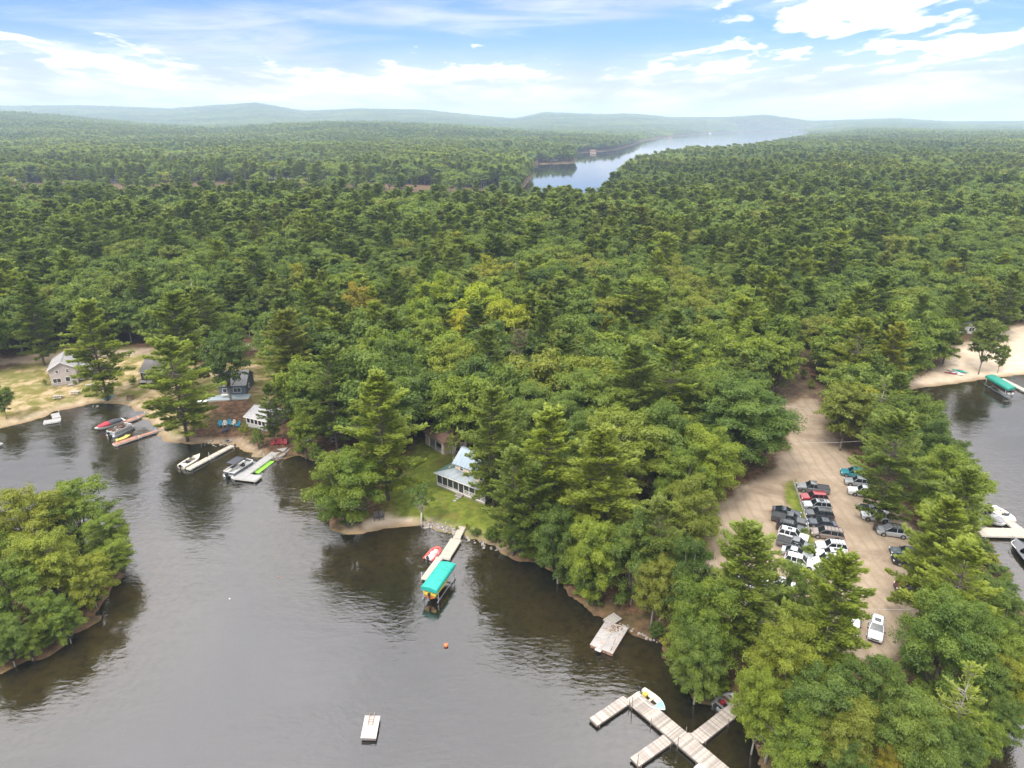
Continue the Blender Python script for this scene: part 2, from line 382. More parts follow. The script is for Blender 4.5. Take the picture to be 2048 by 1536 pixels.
# ------------------------------------------------------------------ the lake surface
wm, t = newmat('lake_water')
geo = t.n('ShaderNodeNewGeometry').outputs['Position']
mp = t.n('ShaderNodeMapping', {'Vector': geo, 'Rotation': (0, 0, .5), 'Scale': (.55, 1.25, 1)}).outputs[0]
mp2 = t.n('ShaderNodeMapping', {'Vector': geo, 'Rotation': (0, 0, -.35), 'Scale': (.5, 1.0, 1)}).outputs[0]
patch = t.ramp(t.noise(t.n('ShaderNodeMapping', {'Vector': geo, 'Rotation': (0, 0, .45), 'Scale': (.035, .10, 1)}).outputs[0], 1, 4, .6, .6), .34, .66, .12, 1)
wv1 = t.noise(mp, 1.5, 3, .55, .4); wv2 = t.noise(mp2, .55, 2, .5, .3); wv3 = t.noise(geo, 3.6, 2, .5)
hgt = t.math('ADD', t.math('ADD', t.math('MULTIPLY', t.math('MULTIPLY', wv1, patch), .066), t.math('MULTIPLY', wv2, .034)), t.math('MULTIPLY', t.math('MULTIPLY', wv3, patch), .014))
calm = t.ramp(t.n('ShaderNodeSeparateXYZ', {0: geo}).outputs['Y'], 180, 700, 1, .12)       # the far arm of the lake lies sheltered
calm = t.math('MAXIMUM', calm, t.ramp(t.n('ShaderNodeSeparateXYZ', {0: geo}).outputs['Y'], 1300, 2600, 0, .8))
hgt = t.math('MULTIPLY', hgt, calm)
bump = t.n('ShaderNodeBump', {'Strength': 1.0, 'Distance': 1.0, 'Height': hgt})
fr = t.n('ShaderNodeFresnel', {'IOR': 2.05, 'Normal': bump.outputs[0]}).outputs[0]
gl = t.n('ShaderNodeBsdfGlossy', {'Color': (1.0, .975, .99, 1), 'Roughness': .02, 'Normal': bump.outputs[0]})
tr = t.n('ShaderNodeBsdfTransparent', {'Color': (.80, .74, .48, 1)})
df = t.n('ShaderNodeBsdfDiffuse', {'Color': (.030, .032, .026, 1)})
body = t.n('ShaderNodeMixShader', {0: .22, 1: tr.outputs[0], 2: df.outputs[0]})
ms = t.n('ShaderNodeMixShader', {0: fr, 1: body.outputs[0], 2: gl.outputs[0]})
t.l(ms.outputs[0], t.n('ShaderNodeOutputMaterial').inputs[0])
wme = np_mesh('lake_water', np.array([[-12400, -39, 0], [12400, -39, 0], [12400, 12400, 0], [-12400, 12400, 0]], float), np.array([[0, 1, 2, 3]]), wm)
water = put('lake_water', wme); water['kind'] = 'structure'; water['label'] = 'dark rippled lake water reflecting grey sky and trees'

# ------------------------------------------------------------------ the summer haze
hm, t = newmat('haze')
v = t.n('ShaderNodeVolumePrincipled', {'Color': (.58, .73, .93, 1), 'Density': 1.35e-4, 'Anisotropy': .1})
t.l(v.outputs[0], t.n('ShaderNodeOutputMaterial').inputs['Volume'])
zmin = float(gzv.min()) - 1.0; zmax = max(float(gzv.max()) + 32, H + 6)
hb = MB().box((0, 6200, (zmin + zmax) / 2), (26400, 12900, zmax - zmin))
haze = hb.build('haze', hm); haze['kind'] = 'stuff'; haze['label'] = 'pale blue summer haze over the far hills'
# ------------------------------------------------------------------ foliage and bark
def leafmat(name, lo, hi, warm, trans, tr_mix=.3, gloss=.02):
    m, t = newmat(name)
    r = t.n('ShaderNodeObjectInfo').outputs['Random']
    tint = t.n('ShaderNodeAttribute', attribute_name='tint').outputs['Fac']
    c = t.mix(t.math('MULTIPLY', t.math('ADD', tint, t.math('MULTIPLY', r, .7)), .62, clamp=True), lo, hi)
    r2 = t.math('FRACT', t.math('MULTIPLY', r, 7.31))
    c = t.mix(t.ramp(r2, .80, 1.0, 0, .65), c, warm)
    oc = t.n('ShaderNodeObjectInfo').outputs['Color']
    c = t.mix(1, c, oc, 'MULTIPLY')
    st = t.n('ShaderNodeAttribute', attribute_type='INSTANCER', attribute_name='stand').outputs['Fac']      # stands of one age share a tone
    c = t.mix(1, c, t.n('ShaderNodeCombineXYZ', {0: t.math('ADD', 1, st), 1: t.math('ADD', 1, t.math('MULTIPLY', st, .8)), 2: t.math('ADD', 1, t.math('MULTIPLY', st, .5))}).outputs[0], 'MULTIPLY')
    d = t.n('ShaderNodeBsdfDiffuse', {'Color': c})
    tl = t.n('ShaderNodeBsdfTranslucent', {'Color': t.mix(1, c, trans, 'MULTIPLY')})
    s = t.n('ShaderNodeMixShader', {0: tr_mix, 1: d.outputs[0], 2: tl.outputs[0]})
    g = t.n('ShaderNodeBsdfGlossy', {'Color': (.9, .95, .9, 1), 'Roughness': .45})
    s = t.n('ShaderNodeMixShader', {0: gloss, 1: s.outputs[0], 2: g.outputs[0]})
    t.l(s.outputs[0], t.n('ShaderNodeOutputMaterial').inputs[0]); return m
PINE_M = leafmat('pine_needles', (.088, .132, .026), (.198, .244, .036), (.205, .205, .035), (1.2, 1.25, .5), .38)
LEAF_M = leafmat('broad_leaves', (.068, .118, .020), (.185, .236, .031), (.225, .220, .026), (1.25, 1.35, .45), .40)
BROWN_M = leafmat('dying_needles', (.105, .075, .042), (.13, .115, .045), (.12, .075, .05), (1, .9, .6))
BARK_P = mat('pine_bark', (.13, .10, .08), .9, var=.35, scale=4)
BARK_L = mat('leafy_bark', (.17, .15, .125), .9, var=.35, scale=4)
BARK_W = mat('birch_bark', (.55, .52, .47), .8, var=.3, scale=5)
DEAD_M = mat('dead_wood', (.36, .32, .28), .9, var=.25, scale=5)

def norm(a): return a / (np.linalg.norm(a, axis=-1, keepdims=True) + 1e-9)
def leaf_mesh(name, Pos, U, V, tint, m):
    "one small rhombic leaf clump per row: centre, half-axes"
    n = len(Pos)
    Vt = np.stack([Pos - U, Pos + V * .9 - U * .1, Pos + U, Pos - V * .9 + U * .1], 1).reshape(-1, 3)
    Q = np.arange(4 * n).reshape(n, 4)
    return np_mesh(name, Vt, Q, m, {'tint': ('FACE', tint)})
def pine_proto(seed, h=22, R=4.2, z0f=.28, leaf=.34, dens=1.0, m=None, ntri=3, bark=None, sparse=0., lean=0.):
    rg = np.random.RandomState(seed); tb = MB(); pw = rg.uniform(2.0, 3.4)
    sway = rg.uniform(-.5, .5, 2)
    axis = lambda z: np.array([sway[0] * math.sin(z / h * 2.6) + lean * z, sway[1] * (1 - math.cos(z / h * 2.2)), z])
    tb.tube([axis(z) for z in np.linspace(-.6, h * .97, 9)], [max(.03, .30 * (1 - i / 8.4) ** .8) for i in range(9)], 7)
    z0 = h * z0f; z = z0 - rg.uniform(.5, 1.5); PP, UU, VV, TT = [], [], [], []
    gap = 0
    while z < h * .985:
        t = (z - z0) / (h - z0); t = min(max(t, 0), 1)
        prof = (.62 + .38 * min(1, t / .22)) * (1 - t ** pw) ** .62 + .07
        nb = rg.randint(3, 6) if z > z0 else 2
        layer = rg.uniform(.66, 1.14)
        az0 = rg.uniform(0, 6.28)
        for b in range(nb):
            L = R * prof * layer * rg.uniform(.6, 1.15)
            if rg.rand() < .1 + sparse: L *= .45
            az = az0 + b * 6.283 / nb + rg.uniform(-.5, .5)
            el = math.radians(-8 + 12 * t + 34 * t ** 3 + rg.uniform(-8, 10))
            d = np.array([math.cos(az) * math.cos(el), math.sin(az) * math.cos(el), math.sin(el)])
            o = axis(z); side = np.array([-math.sin(az), math.cos(az), 0])
            if L > .9: tb.tube([o, o + d * L * .55, o + d * L * .92 + np.array([0, 0, .10 * L])], [.055 + .012 * L, .035, .012], 4)
            nt = max(3, int(L * 10 * dens * (1 - sparse)))
            s = rg.uniform(.22, 1.0, nt) ** .8
            wid = .30 * L * (1.15 - s) + .16
            off = rg.uniform(-1, 1, nt) * wid
            P = o + d * (s * L)[:, None] + side * off[:, None]
            P[:, 2] += .11 * L * s ** 2 + rg.normal(0, .10, nt) - .10 * np.abs(off)
            btint = rg.uniform(.1, .7)
            tip = .35 * s
            for k in range(ntri):
                a = rg.uniform(-.9, .9, nt) + np.sign(off) * .55
                u = d[None] * np.cos(a)[:, None] + side[None] * np.sin(a)[:, None]
                u[:, 2] = rg.uniform(.05, .75, nt); u = norm(u)
                nn = norm(np.stack([rg.normal(0, .45, nt), rg.normal(0, .45, nt), np.ones(nt)], 1))
                v = norm(np.cross(nn, u))
                sz = leaf * rg.uniform(.7, 1.35, nt)
                PP.append(P + rg.normal(0, .10, (nt, 3))); UU.append(u * sz[:, None]); VV.append(v * (sz * .42)[:, None]); TT.append(btint + tip + rg.uniform(-.15, .25, nt))
        step = rg.uniform(.42, .78)
        if rg.rand() < .16: step += rg.uniform(.4, .9)
        z += step * (1.0 if t < .8 else .6)
    # leader tuft
    o = axis(h * .95); nt = int(30 * dens) + 4
    u = norm(rg.normal(0, 1, (nt, 3)) * [.7, .7, .5] + [0, 0, .9])
    PP.append(o + u * rg.uniform(.05, .7, (nt, 1))); UU.append(u * leaf); VV.append(norm(np.cross(u, rg.normal(0, 1, (nt, 3)))) * leaf * .35); TT.append(np.full(nt, .8))
    crown = leaf_mesh('pine_crown', np.vstack(PP), np.vstack(UU), np.vstack(VV), np.concatenate(TT), m or PINE_M)
    # dead lower limbs
    for k in range(6):
        zz_ = rg.uniform(.12, z0f) * h; az = rg.uniform(0, 6.28); L = rg.uniform(.5, 1.8)
        a = axis(zz_); tb.tube([a, a + np.array([math.cos(az) * L, math.sin(az) * L, rg.uniform(-.2, .3)])], [.05, .015], 4)
    return crown, tb.mesh('pine_trunk', bark or BARK_P), h
def leafy_proto(seed, h=16, R=4.6, z0f=.25, leaf=.30, per=170, nc=46, m=None, bark=None, r0=1.25, sparse=0., tr=.24, limbs=16):
    rg = np.random.RandomState(seed); tb = MB()
    z0 = h * z0f; ch = h - z0; C = np.array([0, 0, z0 + ch * .52]); A = np.array([R, R, ch * .5])
    cs = []; k = 0
    while len(cs) < nc and k < 4000:                      # clumps spread over the crown's outer shell, upper side denser
        k += 1; d = norm(rg.normal(0, 1, 3)[None])[0]
        if d[2] < -.35 and rg.rand() < .75: continue
        rr = rg.uniform(.62, .93) if rg.rand() < .82 else rg.uniform(.2, .6)
        lob = 1 + .16 * math.sin(3 * math.atan2(d[1], d[0]) + seed) + .10 * math.sin(5 * math.atan2(d[1], d[0]) + 2 * seed)
        c = C + d * A * rr * np.array([lob, lob, 1]); r = r0 * rg.choice([.55, .75, .95, 1.2, 1.4]) * rg.uniform(.9, 1.1) * (R / 5.0)
        if d[2] > 0: c[2] += .25 * math.sin(c[0] * 1.3 + seed) 
        if all(np.linalg.norm(c - q[0]) > .46 * (r + q[1]) for q in cs): cs.append((c, r))
    PP, UU, VV, TT = [], [], [], []
    for c, r in cs:
        n = int(per * r * r / (r0 * r0) * (1 - sparse) * rg.uniform(.75, 1.1))
        d = norm(rg.normal(0, 1, (n, 3)) + [0, 0, .35]); low = d[:, 2] < -.45; d[low, 2] *= -1
        rad = r * (rg.uniform(.30, 1.06, n) ** .6) * (1 + .34 * np.sin(d[:, 0] * 5 + seed) * np.sin(d[:, 1] * 6 + c[0]))
        P = d * rad[:, None] * [1, 1, rg.uniform(.5, .8)]
        ow = norm(((c - C) * [1, 1, .45] + rg.normal(0, .8, 3))[None])[0]     # each clump is a spray drawn out along its limb
        P = c + P + np.outer(P @ ow, ow) * rg.uniform(.25, .8)
        nn = norm(d * .55 + np.array([0, 0, .5]) + rg.normal(0, .42, (n, 3)))
        u = norm(np.cross(nn, rg.normal(0, 1, (n, 3)))); v = np.cross(nn, u)
        sz = leaf * rg.uniform(.6, 1.3, n)
        PP.append(P); UU.append(u * sz[:, None]); VV.append(v * (sz * .72)[:, None]); TT.append(rg.uniform(.05, .75) + rg.uniform(-.22, .22, n) + .12 * (d[:, 2] > .5))
    crown = leaf_mesh('leafy_crown', np.vstack(PP), np.vstack(UU), np.vstack(VV), np.concatenate(TT), m or LEAF_M)
    fork = np.array([rg.uniform(-.2, .2), rg.uniform(-.2, .2), z0 + ch * .12])
    tb.tube([(0, 0, -.6), (0, 0, z0 * .5), fork], [tr * 1.25, tr, tr * .85], 8)
    for i in range(min(limbs, len(cs))):
        c, r = cs[(i * 7) % len(cs)]; mid = fork * .45 + c * .55 + rg.normal(0, .25, 3); mid[2] -= .3
        tb.tube([fork - [0, 0, .3 * (i % 3)], mid, c], [tr * .5, tr * .3, .03], 5)
    return crown, tb.mesh('leafy_trunk', bark or BARK_L), h
def bare_proto(seed, h, m, nb=40, R=2.2, z0f=.3):
    rg = np.random.RandomState(seed); tb = MB()
    tb.tube([(0, 0, -.5), (.1, 0, h * .4), (.2, .1, h * .75), (.15, .2, h)], [.17, .13, .08, .015], 7)
    for i in range(nb):
        z = h * rg.uniform(z0f, .97); az = rg.uniform(0, 6.28); L = R * (1.1 - z / h) * rg.uniform(.5, 1.3) + .3
        o = np.array([.15, .08, z]); d = np.array([math.cos(az), math.sin(az), rg.uniform(.0, .5)])
        tb.tube([o, o + d * L * .5, o + d * L + [0, 0, .1]], [.035, .022, .008], 4)
        for k in range(3):
            a2 = az + rg.uniform(-.9, .9); s = rg.uniform(.35, .8); q = o + d * L * s
            tb.tube([q, q + np.array([math.cos(a2), math.sin(a2), rg.uniform(0, .5)]) * L * .35], [.014, .005], 3)
    return tb.mesh('bare_branches', m)

# prototypes: fine ones for the trees near the lens, plainer ones farther off
PF = [pine_proto(11 + i, 22, 5.4 + .4 * (i % 3), .12 + .05 * (i % 3), .25, 2.1, ntri=3) for i in range(3)]
PN = [pine_proto(31 + i, 22, 4.9 + .4 * (i % 4), .20 + .05 * (i % 3), .33, 1.45, ntri=3) for i in range(6)]
LF = [leafy_proto(51 + i, 16, 5.2, .02 + .03 * (i % 3), .115, 760, 100, r0=1.0) for i in range(4)]
LFS = [leafy_proto(61 + i, 16, 5.2, .02, .12, 620, 80, r0=.95, sparse=0, limbs=26) for i in range(2)]
LN = [leafy_proto(71 + i, 16, 5.5, .12, .21, 240, 96, r0=1.0) for i in range(6)]
PM = [pine_proto(91 + i, 22, 5.0 + .4 * (i % 3), .34, .66, 1.4, ntri=2) for i in range(4)]
LM = [leafy_proto(111 + i, 16, 5.4, .35, .52, 60, 46, r0=1.25) for i in range(4)]
PS = [pine_proto(131 + i, 22, 5.2, .40, 1.2, .42, ntri=1) for i in range(2)]
LS = [leafy_proto(141 + i, 16, 5.6, .40, 1.0, 24, 34, r0=1.5) for i in range(2)]
PSP = [pine_proto(161, 22, 4.2, .3,   .26, .95, ntri=2, sparse=.2, bark=DEAD_M), pine_proto(162, 18, 4.4, .22, .26, 1.0, ntri=2, sparse=.2, bark=DEAD_M)]
PBR = pine_proto(171, 20, 3.4, .38, .22, .9, m=BROWN_M, ntri=2, sparse=.3)
LBI = leafy_proto(181, 9, 2.6, .3, .15, 190, 40, bark=BARK_W, r0=.8, tr=.11)
LSH = [leafy_proto(191 + i, 5, 3.0, .02, .17, 260, 40, r0=.95, tr=.1) for i in range(2)]
TREES = []          # placed trees: (x, y, crown radius)
def plant(kind, proto, x, y, h, wr, rz, label, cat, group=None, color=None, sink=0.):
    crown, trunk, ph = proto; s = h / ph
    name = kind
    o = thing(name, label, cat, (x, y, gz(x, y) - sink), rz, group)
    o.scale = (s * wr, s * wr, s)
    c = put('crown', crown, o); put('trunk', trunk, o)
    if color: c.color = (*color, 1)
    return o
def top_at(px, py, h, g=1.9):
    p_ = at(px, py, g + h)
    for _ in range(3): p_ = at(px, py, gz(*p_) + h)
    return p_
rt = random.Random(3)
YG = (1.32, 1.22, .8); DK = (.76, .80, .74); BR = (1.25, 1.2, .9); OR = (1.9, 1.15, .7)
# (kind, top pixel, height, width factor, colour, words)
HAND = [
 ('P', 172, 607, 24, 1.36, BR, 'tall white pine standing alone on the sandy bank beside the pink-grey house'),
 ('P', 345, 590, 24, 1.36, BR, 'broad bright pine behind the waterside pine, left of the blue-grey cottage'),
 ('P', 338, 682, 22, 1.40, BR, 'bright layered pine on the shore between the brown docks and the turquoise chairs'),
 ('L', 440, 662, 17, .8, DK, 'dark leafy tree rising in front of the roof of the blue-grey cottage'),
 ('P', 572, 625, 23, 1.25, None, 'wide pine right of the blue-grey cottage, above the white screened cottage'),
 ('P', 535, 770, 13, .8, DK, 'small dark pine beside the screened cottage with the pale roof'),
 ('L', 600, 822, 13, .72, (1.2, 1.15, .8), 'yellow-green slim tree leaning over the orange and turquoise kayaks'),
 ('P', 757, 750, 23, 1.28, BR, 'big pine at the left edge of the lawn of the metal-roofed house'),
 ('L', 712, 700, 19, 1.0, None, 'rounded leafy tree in the wood just behind the big pine by the lawn'),
 ('L', 690, 905, 13.5, 1.22, YG, 'bright yellow-green leafy tree on the point left of the small sandy beach'),
 ('B', 838, 958, 9, .95, None, 'slim white-stemmed birch on the lawn above the stone riprap'),
 ('B', 905, 862, 8, .7, None, 'thin birch between the tan shed and the metal-roofed house'),
 ('D', 1035, 655, 21, .95, None, 'brown dying pine with bare lower branches deep in the wood behind the house'),
 ('P', 985, 782, 21, 1.1, None, 'pine behind the right end of the metal-roofed house'),
 ('P', 1026, 900, 19, .95, None, 'pine at the right corner of the screened porch'),
 ('P', 1100, 820, 22, 1.25, BR, 'bright pine above the half-hidden tan cabin'),
 ('P', 1212, 862, 21, 1.25, BR, 'large pine right of the half-hidden tan cabin'),
 ('L', 1245, 826, 18, 1.15, (1.1, 1.15, 1.1), 'grey-green round tree right behind the large pine near the cabin'),
 ('L', 1325, 812, 17, 1.1, None, 'broad leafy tree halfway between the cabin and the gravel lot'),
 ('P', 1075, 935, 16, 1.1, DK, 'dark pine on the bank right of the teal-covered boat lift'),
 ('L', 1120, 1010, 13, 1.0, DK, 'dark leafy tree hanging over the water below the cabin'),
 ('L', 1192, 1045, 13, 1.02, YG, 'bright green leafy tree on the bank above the grey work raft'),
 ('L', 1275, 1030, 14, 1.0, None, 'leafy tree on the bank right of the bright green tree'),
 ('P', 1320, 1000, 16, 1.0, None, 'pine above the bank where the grey work raft is moored'),
 ('L', 1390, 1080, 14, .9, DK, 'dark leafy tree at the near left corner of the gravel lot'),
 ('L', 1490, 765, 18, 1.35, (.95, 1.0, 1.1), 'huge round dark green tree left of the gravel lot entrance'),
 ('L', 1425, 845, 16, 1.0, YG, 'yellow-green leafy tree below the huge round tree at the lot'),
 ('L', 1385, 950, 15, 1.0, None, 'leafy tree at the left edge of the gravel lot'),
 ('P', 1275, 690, 23, 1.2, None, 'pine in the wood behind the round trees, left of the lot entrance'),
 ('P', 1352, 688, 23, 1.2, BR, 'bright pine in the wood left of the trail to the lot'),
 ('L', 1185, 745, 18, 1.2, None, 'wide leafy tree in the wood right of the brown dying pine'),
 ('P', 1502, 1052, 19, 1.15, None, 'pine at the near side of the gravel lot, white cars glinting under it'),
 ('L', 1420, 1150, 15, .9, YG, 'yellowish leafy tree on the bank between the raft and the lot'),
 ('L', 1408, 1245, 12.5, .88, None, 'leafy tree leaning over the water above the grey aluminium boat'),
 ('P', 1693, 1118, 19, 1.05, BR, 'bright pine standing in front of the white cars at the near end of the lot'),
 ('L', 1600, 1130, 12, .8, None, 'pale leafy tree hiding the near end of the row of parked cars'),
 ('L', 1585, 1240, 13.5, .95, BR, 'yellow-green tree right of the plank dock, in front of the lot'),
 ('L', 1530, 1345, 12, .8, YG, 'yellowish leafy tree overhanging the landward end of the plank dock'),
 ('L', 1660, 1330, 13, 1.0, None, 'leafy tree on the near point, left of the moored rowing boat'),
 ('L', 1770, 1310, 12, .95, None, 'leafy tree just below the white vehicle with the dark sunroof'),
 ('L', 1918, 1195, 15, 1.05, (1.1, 1.1, .95), 'big round leafy tree on the right bank at the near end of the lot'),
 ('P', 1800, 828, 20, 1.15, None, 'pine on the right bank standing over the white pickup'),
 ('P', 1942, 940, 19, 1.05, None, 'pine with a ragged top on the right bank above the white boat dock'),
 ('P', 1900, 1005, 18, 1.1, BR, 'bright pine on the right bank beside the silver minivan'),
 ('P', 1935, 1085, 17, 1.1, BR, 'pine on the right bank beside the black cars, below the boat dock'),
 ('L', 1705, 768, 14, .95, None, 'leafy tree on the right of the lot entrance'),
 ('S', 1772, 755, 17, 1.0, None, 'half-bare grey pine on the right of the lot entrance'),
 ('P', 1722, 640, 22, 1.2, BR, 'tall bright pine in the wood behind the half-bare pine'),
 ('L', 1700, 1490, 9, .85, DK, 'dark leafy tree at the bottom edge of the near point'),
 ('L', 1845, 1400, 12, 1.0, None, 'leafy tree in the middle of the near point, below the big round tree'),
 ('S', 1950, 1330, 14, .85, BR, 'sparse yellowish pine on the right bank of the near point'),
 ('L', 1790, 1500, 8, .8, OR, 'small yellow-orange leafy tree at the bottom edge of the near point'),
 ('L', 1930, 1450, 9, .85, None, 'low leafy tree at the bottom right of the near point'),
 ('L', 1985, 1150, 11, 1.0, None, 'leafy tree leaning over the right-hand water below the pines'),
 ('L', 1998, 1240, 11, 1.0, BR, 'bright leafy tree on the right bank beside the small pale dock'),
 ('L', 2000, 1330, 9, .95, None, 'dark-footed leafy tree on the right bank just below the small pale dock'),
 ('L', 1975, 1420, 8, .95, BR, 'low leafy tree hanging over the right-hand water near the bottom corner'),
 ('L', 1880, 1480, 8, 1.0, None, 'leafy tree at the bottom edge right of the yellow-orange one'),
 ('L', 1620, 1420, 10, 1.0, BR, 'leafy tree above the moored rowing boat on the near point'),
 ('L', 1700, 1400, 11, 1.0, None, 'leafy tree in the left half of the near point'),
 ('L', 1180, 1110, 8, .9, DK, 'low dark leafy tree at the foot of the bright green tree'),
 ('L', 1330, 1120, 11, 1.0, None, 'leafy tree above the bank right of the grey work raft'),
 ('L', 1040, 1010, 10, .9, DK, 'low dark tree over the water right of the pale plank dock'),
 ('L', 215, 1080, 7, .9, None, 'small leafy tree at the right tip of the small island'),
 ('L', 120, 1210, 6, .9, BR, 'small leafy tree at the near edge of the small island, right one'),
 ('L', 45, 1255, 5.5, .9, None, 'small leafy tree at the near edge of the small island, left one'),
 ('P', 1850, 590, 21, .9, None, 'pine behind the sandy beach on the right, nearest the trail'),
 ('P', 1922, 575, 21, .95, None, 'dark-stemmed pine in front of the white beach house'),
 ('L', 1985, 640, 15, .7, (1.1, 1.0, 1.0), 'thin grey-green tree on the sand left of the open beach'),
 ('L', 2010, 690, 8, .55, YG, 'small yellow-green tree at the edge of the open beach'),
 ('P', 2030, 545, 21, 1.0, None, 'pine at the far end of the beach on the right edge'),
 ('L', 963, 572, 20, 1.15, (1.9, 1.6, .5), 'brightest yellow-green round tree in the middle of the wood'),
 ('L', 882, 550, 20, 1.1, (1.7, 1.5, .5), 'yellow-green round tree left of the brightest tree in the wood'),
 ('L', 708, 575, 18.5, .85, OR, 'orange-tinged round tree in the wood above the pine by the lawn'),
 ('L', 608, 528, 18.5, .9, (1.7, 1.25, .55), 'golden green round tree in the wood on the left'),
 ('L', 925, 612, 18, 1.0, (1.7, 1.5, .55), 'yellow-green round tree just below the brightest tree in the wood'),
 ('L', 1010, 600, 19, 1.0, (1.6, 1.45, .6), 'yellow-green round tree right of the brightest tree in the wood'),
 ('L', 842, 600, 18, .9, (1.45, 1.35, .6), 'yellow-green tree right of the dark pointed pine in the wood'),
 ('L', 742, 668, 17, .8, (1.5, 1.3, .6), 'yellowish tree in the wood above the big pine by the lawn'),
 ('L', 2030, 1195, 11, .95, None, 'leafy tree cut by the right edge of the picture, above the small pale dock'),
 ('L', 2050, 1310, 10, .95, BR, 'bright leafy tree cut by the right edge of the picture, below the small pale dock'),
 ('L', 2020, 1400, 9, .95, None, 'leafy tree near the right edge of the picture, last before the open water'),
 ('P', 790, 548, 22, 1.0, DK, 'dark pointed pine between the orange and yellow-green trees'),
 ('L', 865, 640, 17, .85, YG, 'yellow-green tree in the wood straight behind the tan shed'),
 ('L', 612, 640, 19, 1.2, DK, 'wide dark leafy tree in the wood right of the wide pine'),
 ('L', 760, 660, 17, 1.1, None, 'grey-green round tree in the wood behind the shed, right of the wide dark tree'),
 ('L', 135, 958, 12, 1.15, BR, 'tall leafy tree at the back of the small island, highest crown'),
 ('L', 30, 985, 12, 1.1, None, 'leafy tree at the left of the small island'),
 ('L', 200, 1020, 9.5, .9, BR, 'leafy tree at the right end of the small island'),
 ('L', 75, 1060, 11, 1.05, BR, 'leafy tree in the middle of the small island'),
 ('L', 165, 1110, 8.5, .95, None, 'low leafy tree over the near shore of the small island'),
 ('L', -10, 1120, 10, 1.05, None, 'leafy tree at the left edge of the picture on the small island'),
 ('L', 85, 1185, 7, .9, None, 'low leafy tree above the bare bank of the small island'),
 ('L', 0, 1240, 7, .9, DK, 'dark low tree at the bottom left of the small island'),
 ('L', -90, 1040, 12, 1.1, None, 'leafy tree of the small island partly outside the frame'),
 ('P', 655, 700, 21, 1.1, None, 'dark-limbed pine above the small dark hut near the shore'),
 ('L', -4, 775, 8, .8, DK, 'dark low leafy tree on the shore at the left edge of the picture'),
 ('P', 45, 560, 23, 1.15, None, 'tall pine at the left edge of the picture above the sandy yard'),
 ('P', 0, 520, 23, 1.15, BR, 'bright tall pine on the left edge of the picture'),
]
for i, (k, px, py, h, wr, col_, lab) in enumerate(HAND):
    x, y = top_at(px, py, h, 1.9)
    for k_ in range(1, 40):                               # roots on dry land: step to the nearest ground on the same line of sight, keep the top
        if gz(x, y) > -.06: break
        f_ = 1 + .006 * ((k_ + 1) // 2) * (1 if k_ % 2 else -1); q_ = top_at(px, py, h, 1.9) * f_; hq = zray(px, py, q_[1]) - gz(*q_)
        if gz(*q_) > -.06 and hq > 3.5: x, y, h = q_[0], q_[1], hq; break
    nearby = y < 120
    if k == 'P': wr *= .9
    if lab.endswith('small island') or 'of the small island' in lab or 'over the near shore' in lab: wr *= 1.15
    if k == 'P': pr = (PF if y < 185 else PN)[i % (3 if y < 185 else 6)]; kind, cat = 'pine_tree', 'pine tree'
    elif k == 'S': pr = PSP[i % 2]; kind, cat = 'pine_tree', 'pine tree'
    elif k == 'D': pr = PBR; kind, cat = 'pine_tree', 'pine tree'
    elif k == 'B': pr = LBI; kind, cat = 'birch_tree', 'birch tree'
    elif 'small island' in lab: pr = LFS[i % 2]; wr *= .97; col_ = BR if col_ != DK else None
    else: pr = ((LF[i % 4], LF[(i + 1) % 4], LFS[i % 2])[i % 3] if nearby else LN[i % 6]); wr *= .84 if y < 85 else 1; kind, cat = 'leafy_tree', 'leafy tree'
    plant(kind, pr, x, y, h, wr, rt.uniform(0, 6.28), lab, cat, None, col_)
    R_ = {'P': 5.2, 'S': 3, 'D': 3.2, 'B': 1.5}.get(k, 4.7 * h / 16) * wr * (h / 22 if k == 'P' else 1)
    TREES.append((x, y, R_))
NHP = sum(1 for t_ in HAND if t_[0] in 'PSD'); NHL = sum(1 for t_ in HAND if t_[0] == 'L')

# shrubs
SHRUBS = [(518, 900, 4.6, 1.0, None, 'dense green shrub on the shore between the pontoon boat and the cottage'),
          (490, 872, 2.6, .8, (1.2, 1.2, .9), 'lighter green shrub left of the dense shoreline shrub'),
          (632, 925, 4.0, .9, None, 'green shrub at the water below the kayaks'),
          (846, 1044, 1.2, .35, BR, 'small bush at the end of the beach beside the riprap'),
          (914, 1063, 1.1, .35, BR, 'small bush left of the shore end of the dock with the teal-covered lift'),
          (934, 1062, 1.3, .3, YG, 'small bush right of the shore end of the dock with the teal-covered lift'),
          (985, 1085, 3.0, .8, DK, 'dark shrub on the bank right of the dock with the teal-covered lift'),
          (1310, 1275, 2.2, .6, DK, 'low shrub on the bank right of the grey work raft'),
          (1605, 1075, 1.6, .55, None, 'shrub on the verge between the two rows of parked cars'),
          (1618, 1112, 2.0, .6, BR, 'taller shrub at the near end of the verge between the parked cars'),
          (1620, 778, 2.6, .7, YG, 'yellow-green bush in the fork of the trail above the lot'),
          (1606, 760, 3.0, .6, None, 'dark green bush in the fork of the trail above the lot'),
          (1655, 800, 2.0, .6, None, 'bush at the right side of the lot entrance'),
          (268, 772, 2.4, .7, YG, 'yellow-green bush in the yard between the two left houses'),
          (405, 832, 1.6, .5, None, 'bush left of the turquoise chairs'),
          (462, 800, 1.0, .4, DK, 'small round shrub in front of the blue deck'),
          (90, 770, 1.5, .5, None, 'bush at the left wall of the pink-grey house'),
          (150, 770, 1.3, .5, BR, 'bush under the right wing of the pink-grey house')]
for i, (px, py, h, wr, col_, lab) in enumerate(SHRUBS):
    x, y = at(px, py, 1.2); x, y = at(px, py, max(.2, gz(x, y)))
    plant('shrub', LSH[i % 2], x, y, h, wr * 5 / h * .45 if h > 2 else wr * 1.2, rt.uniform(0, 6.28), lab, 'shrub', None, col_)

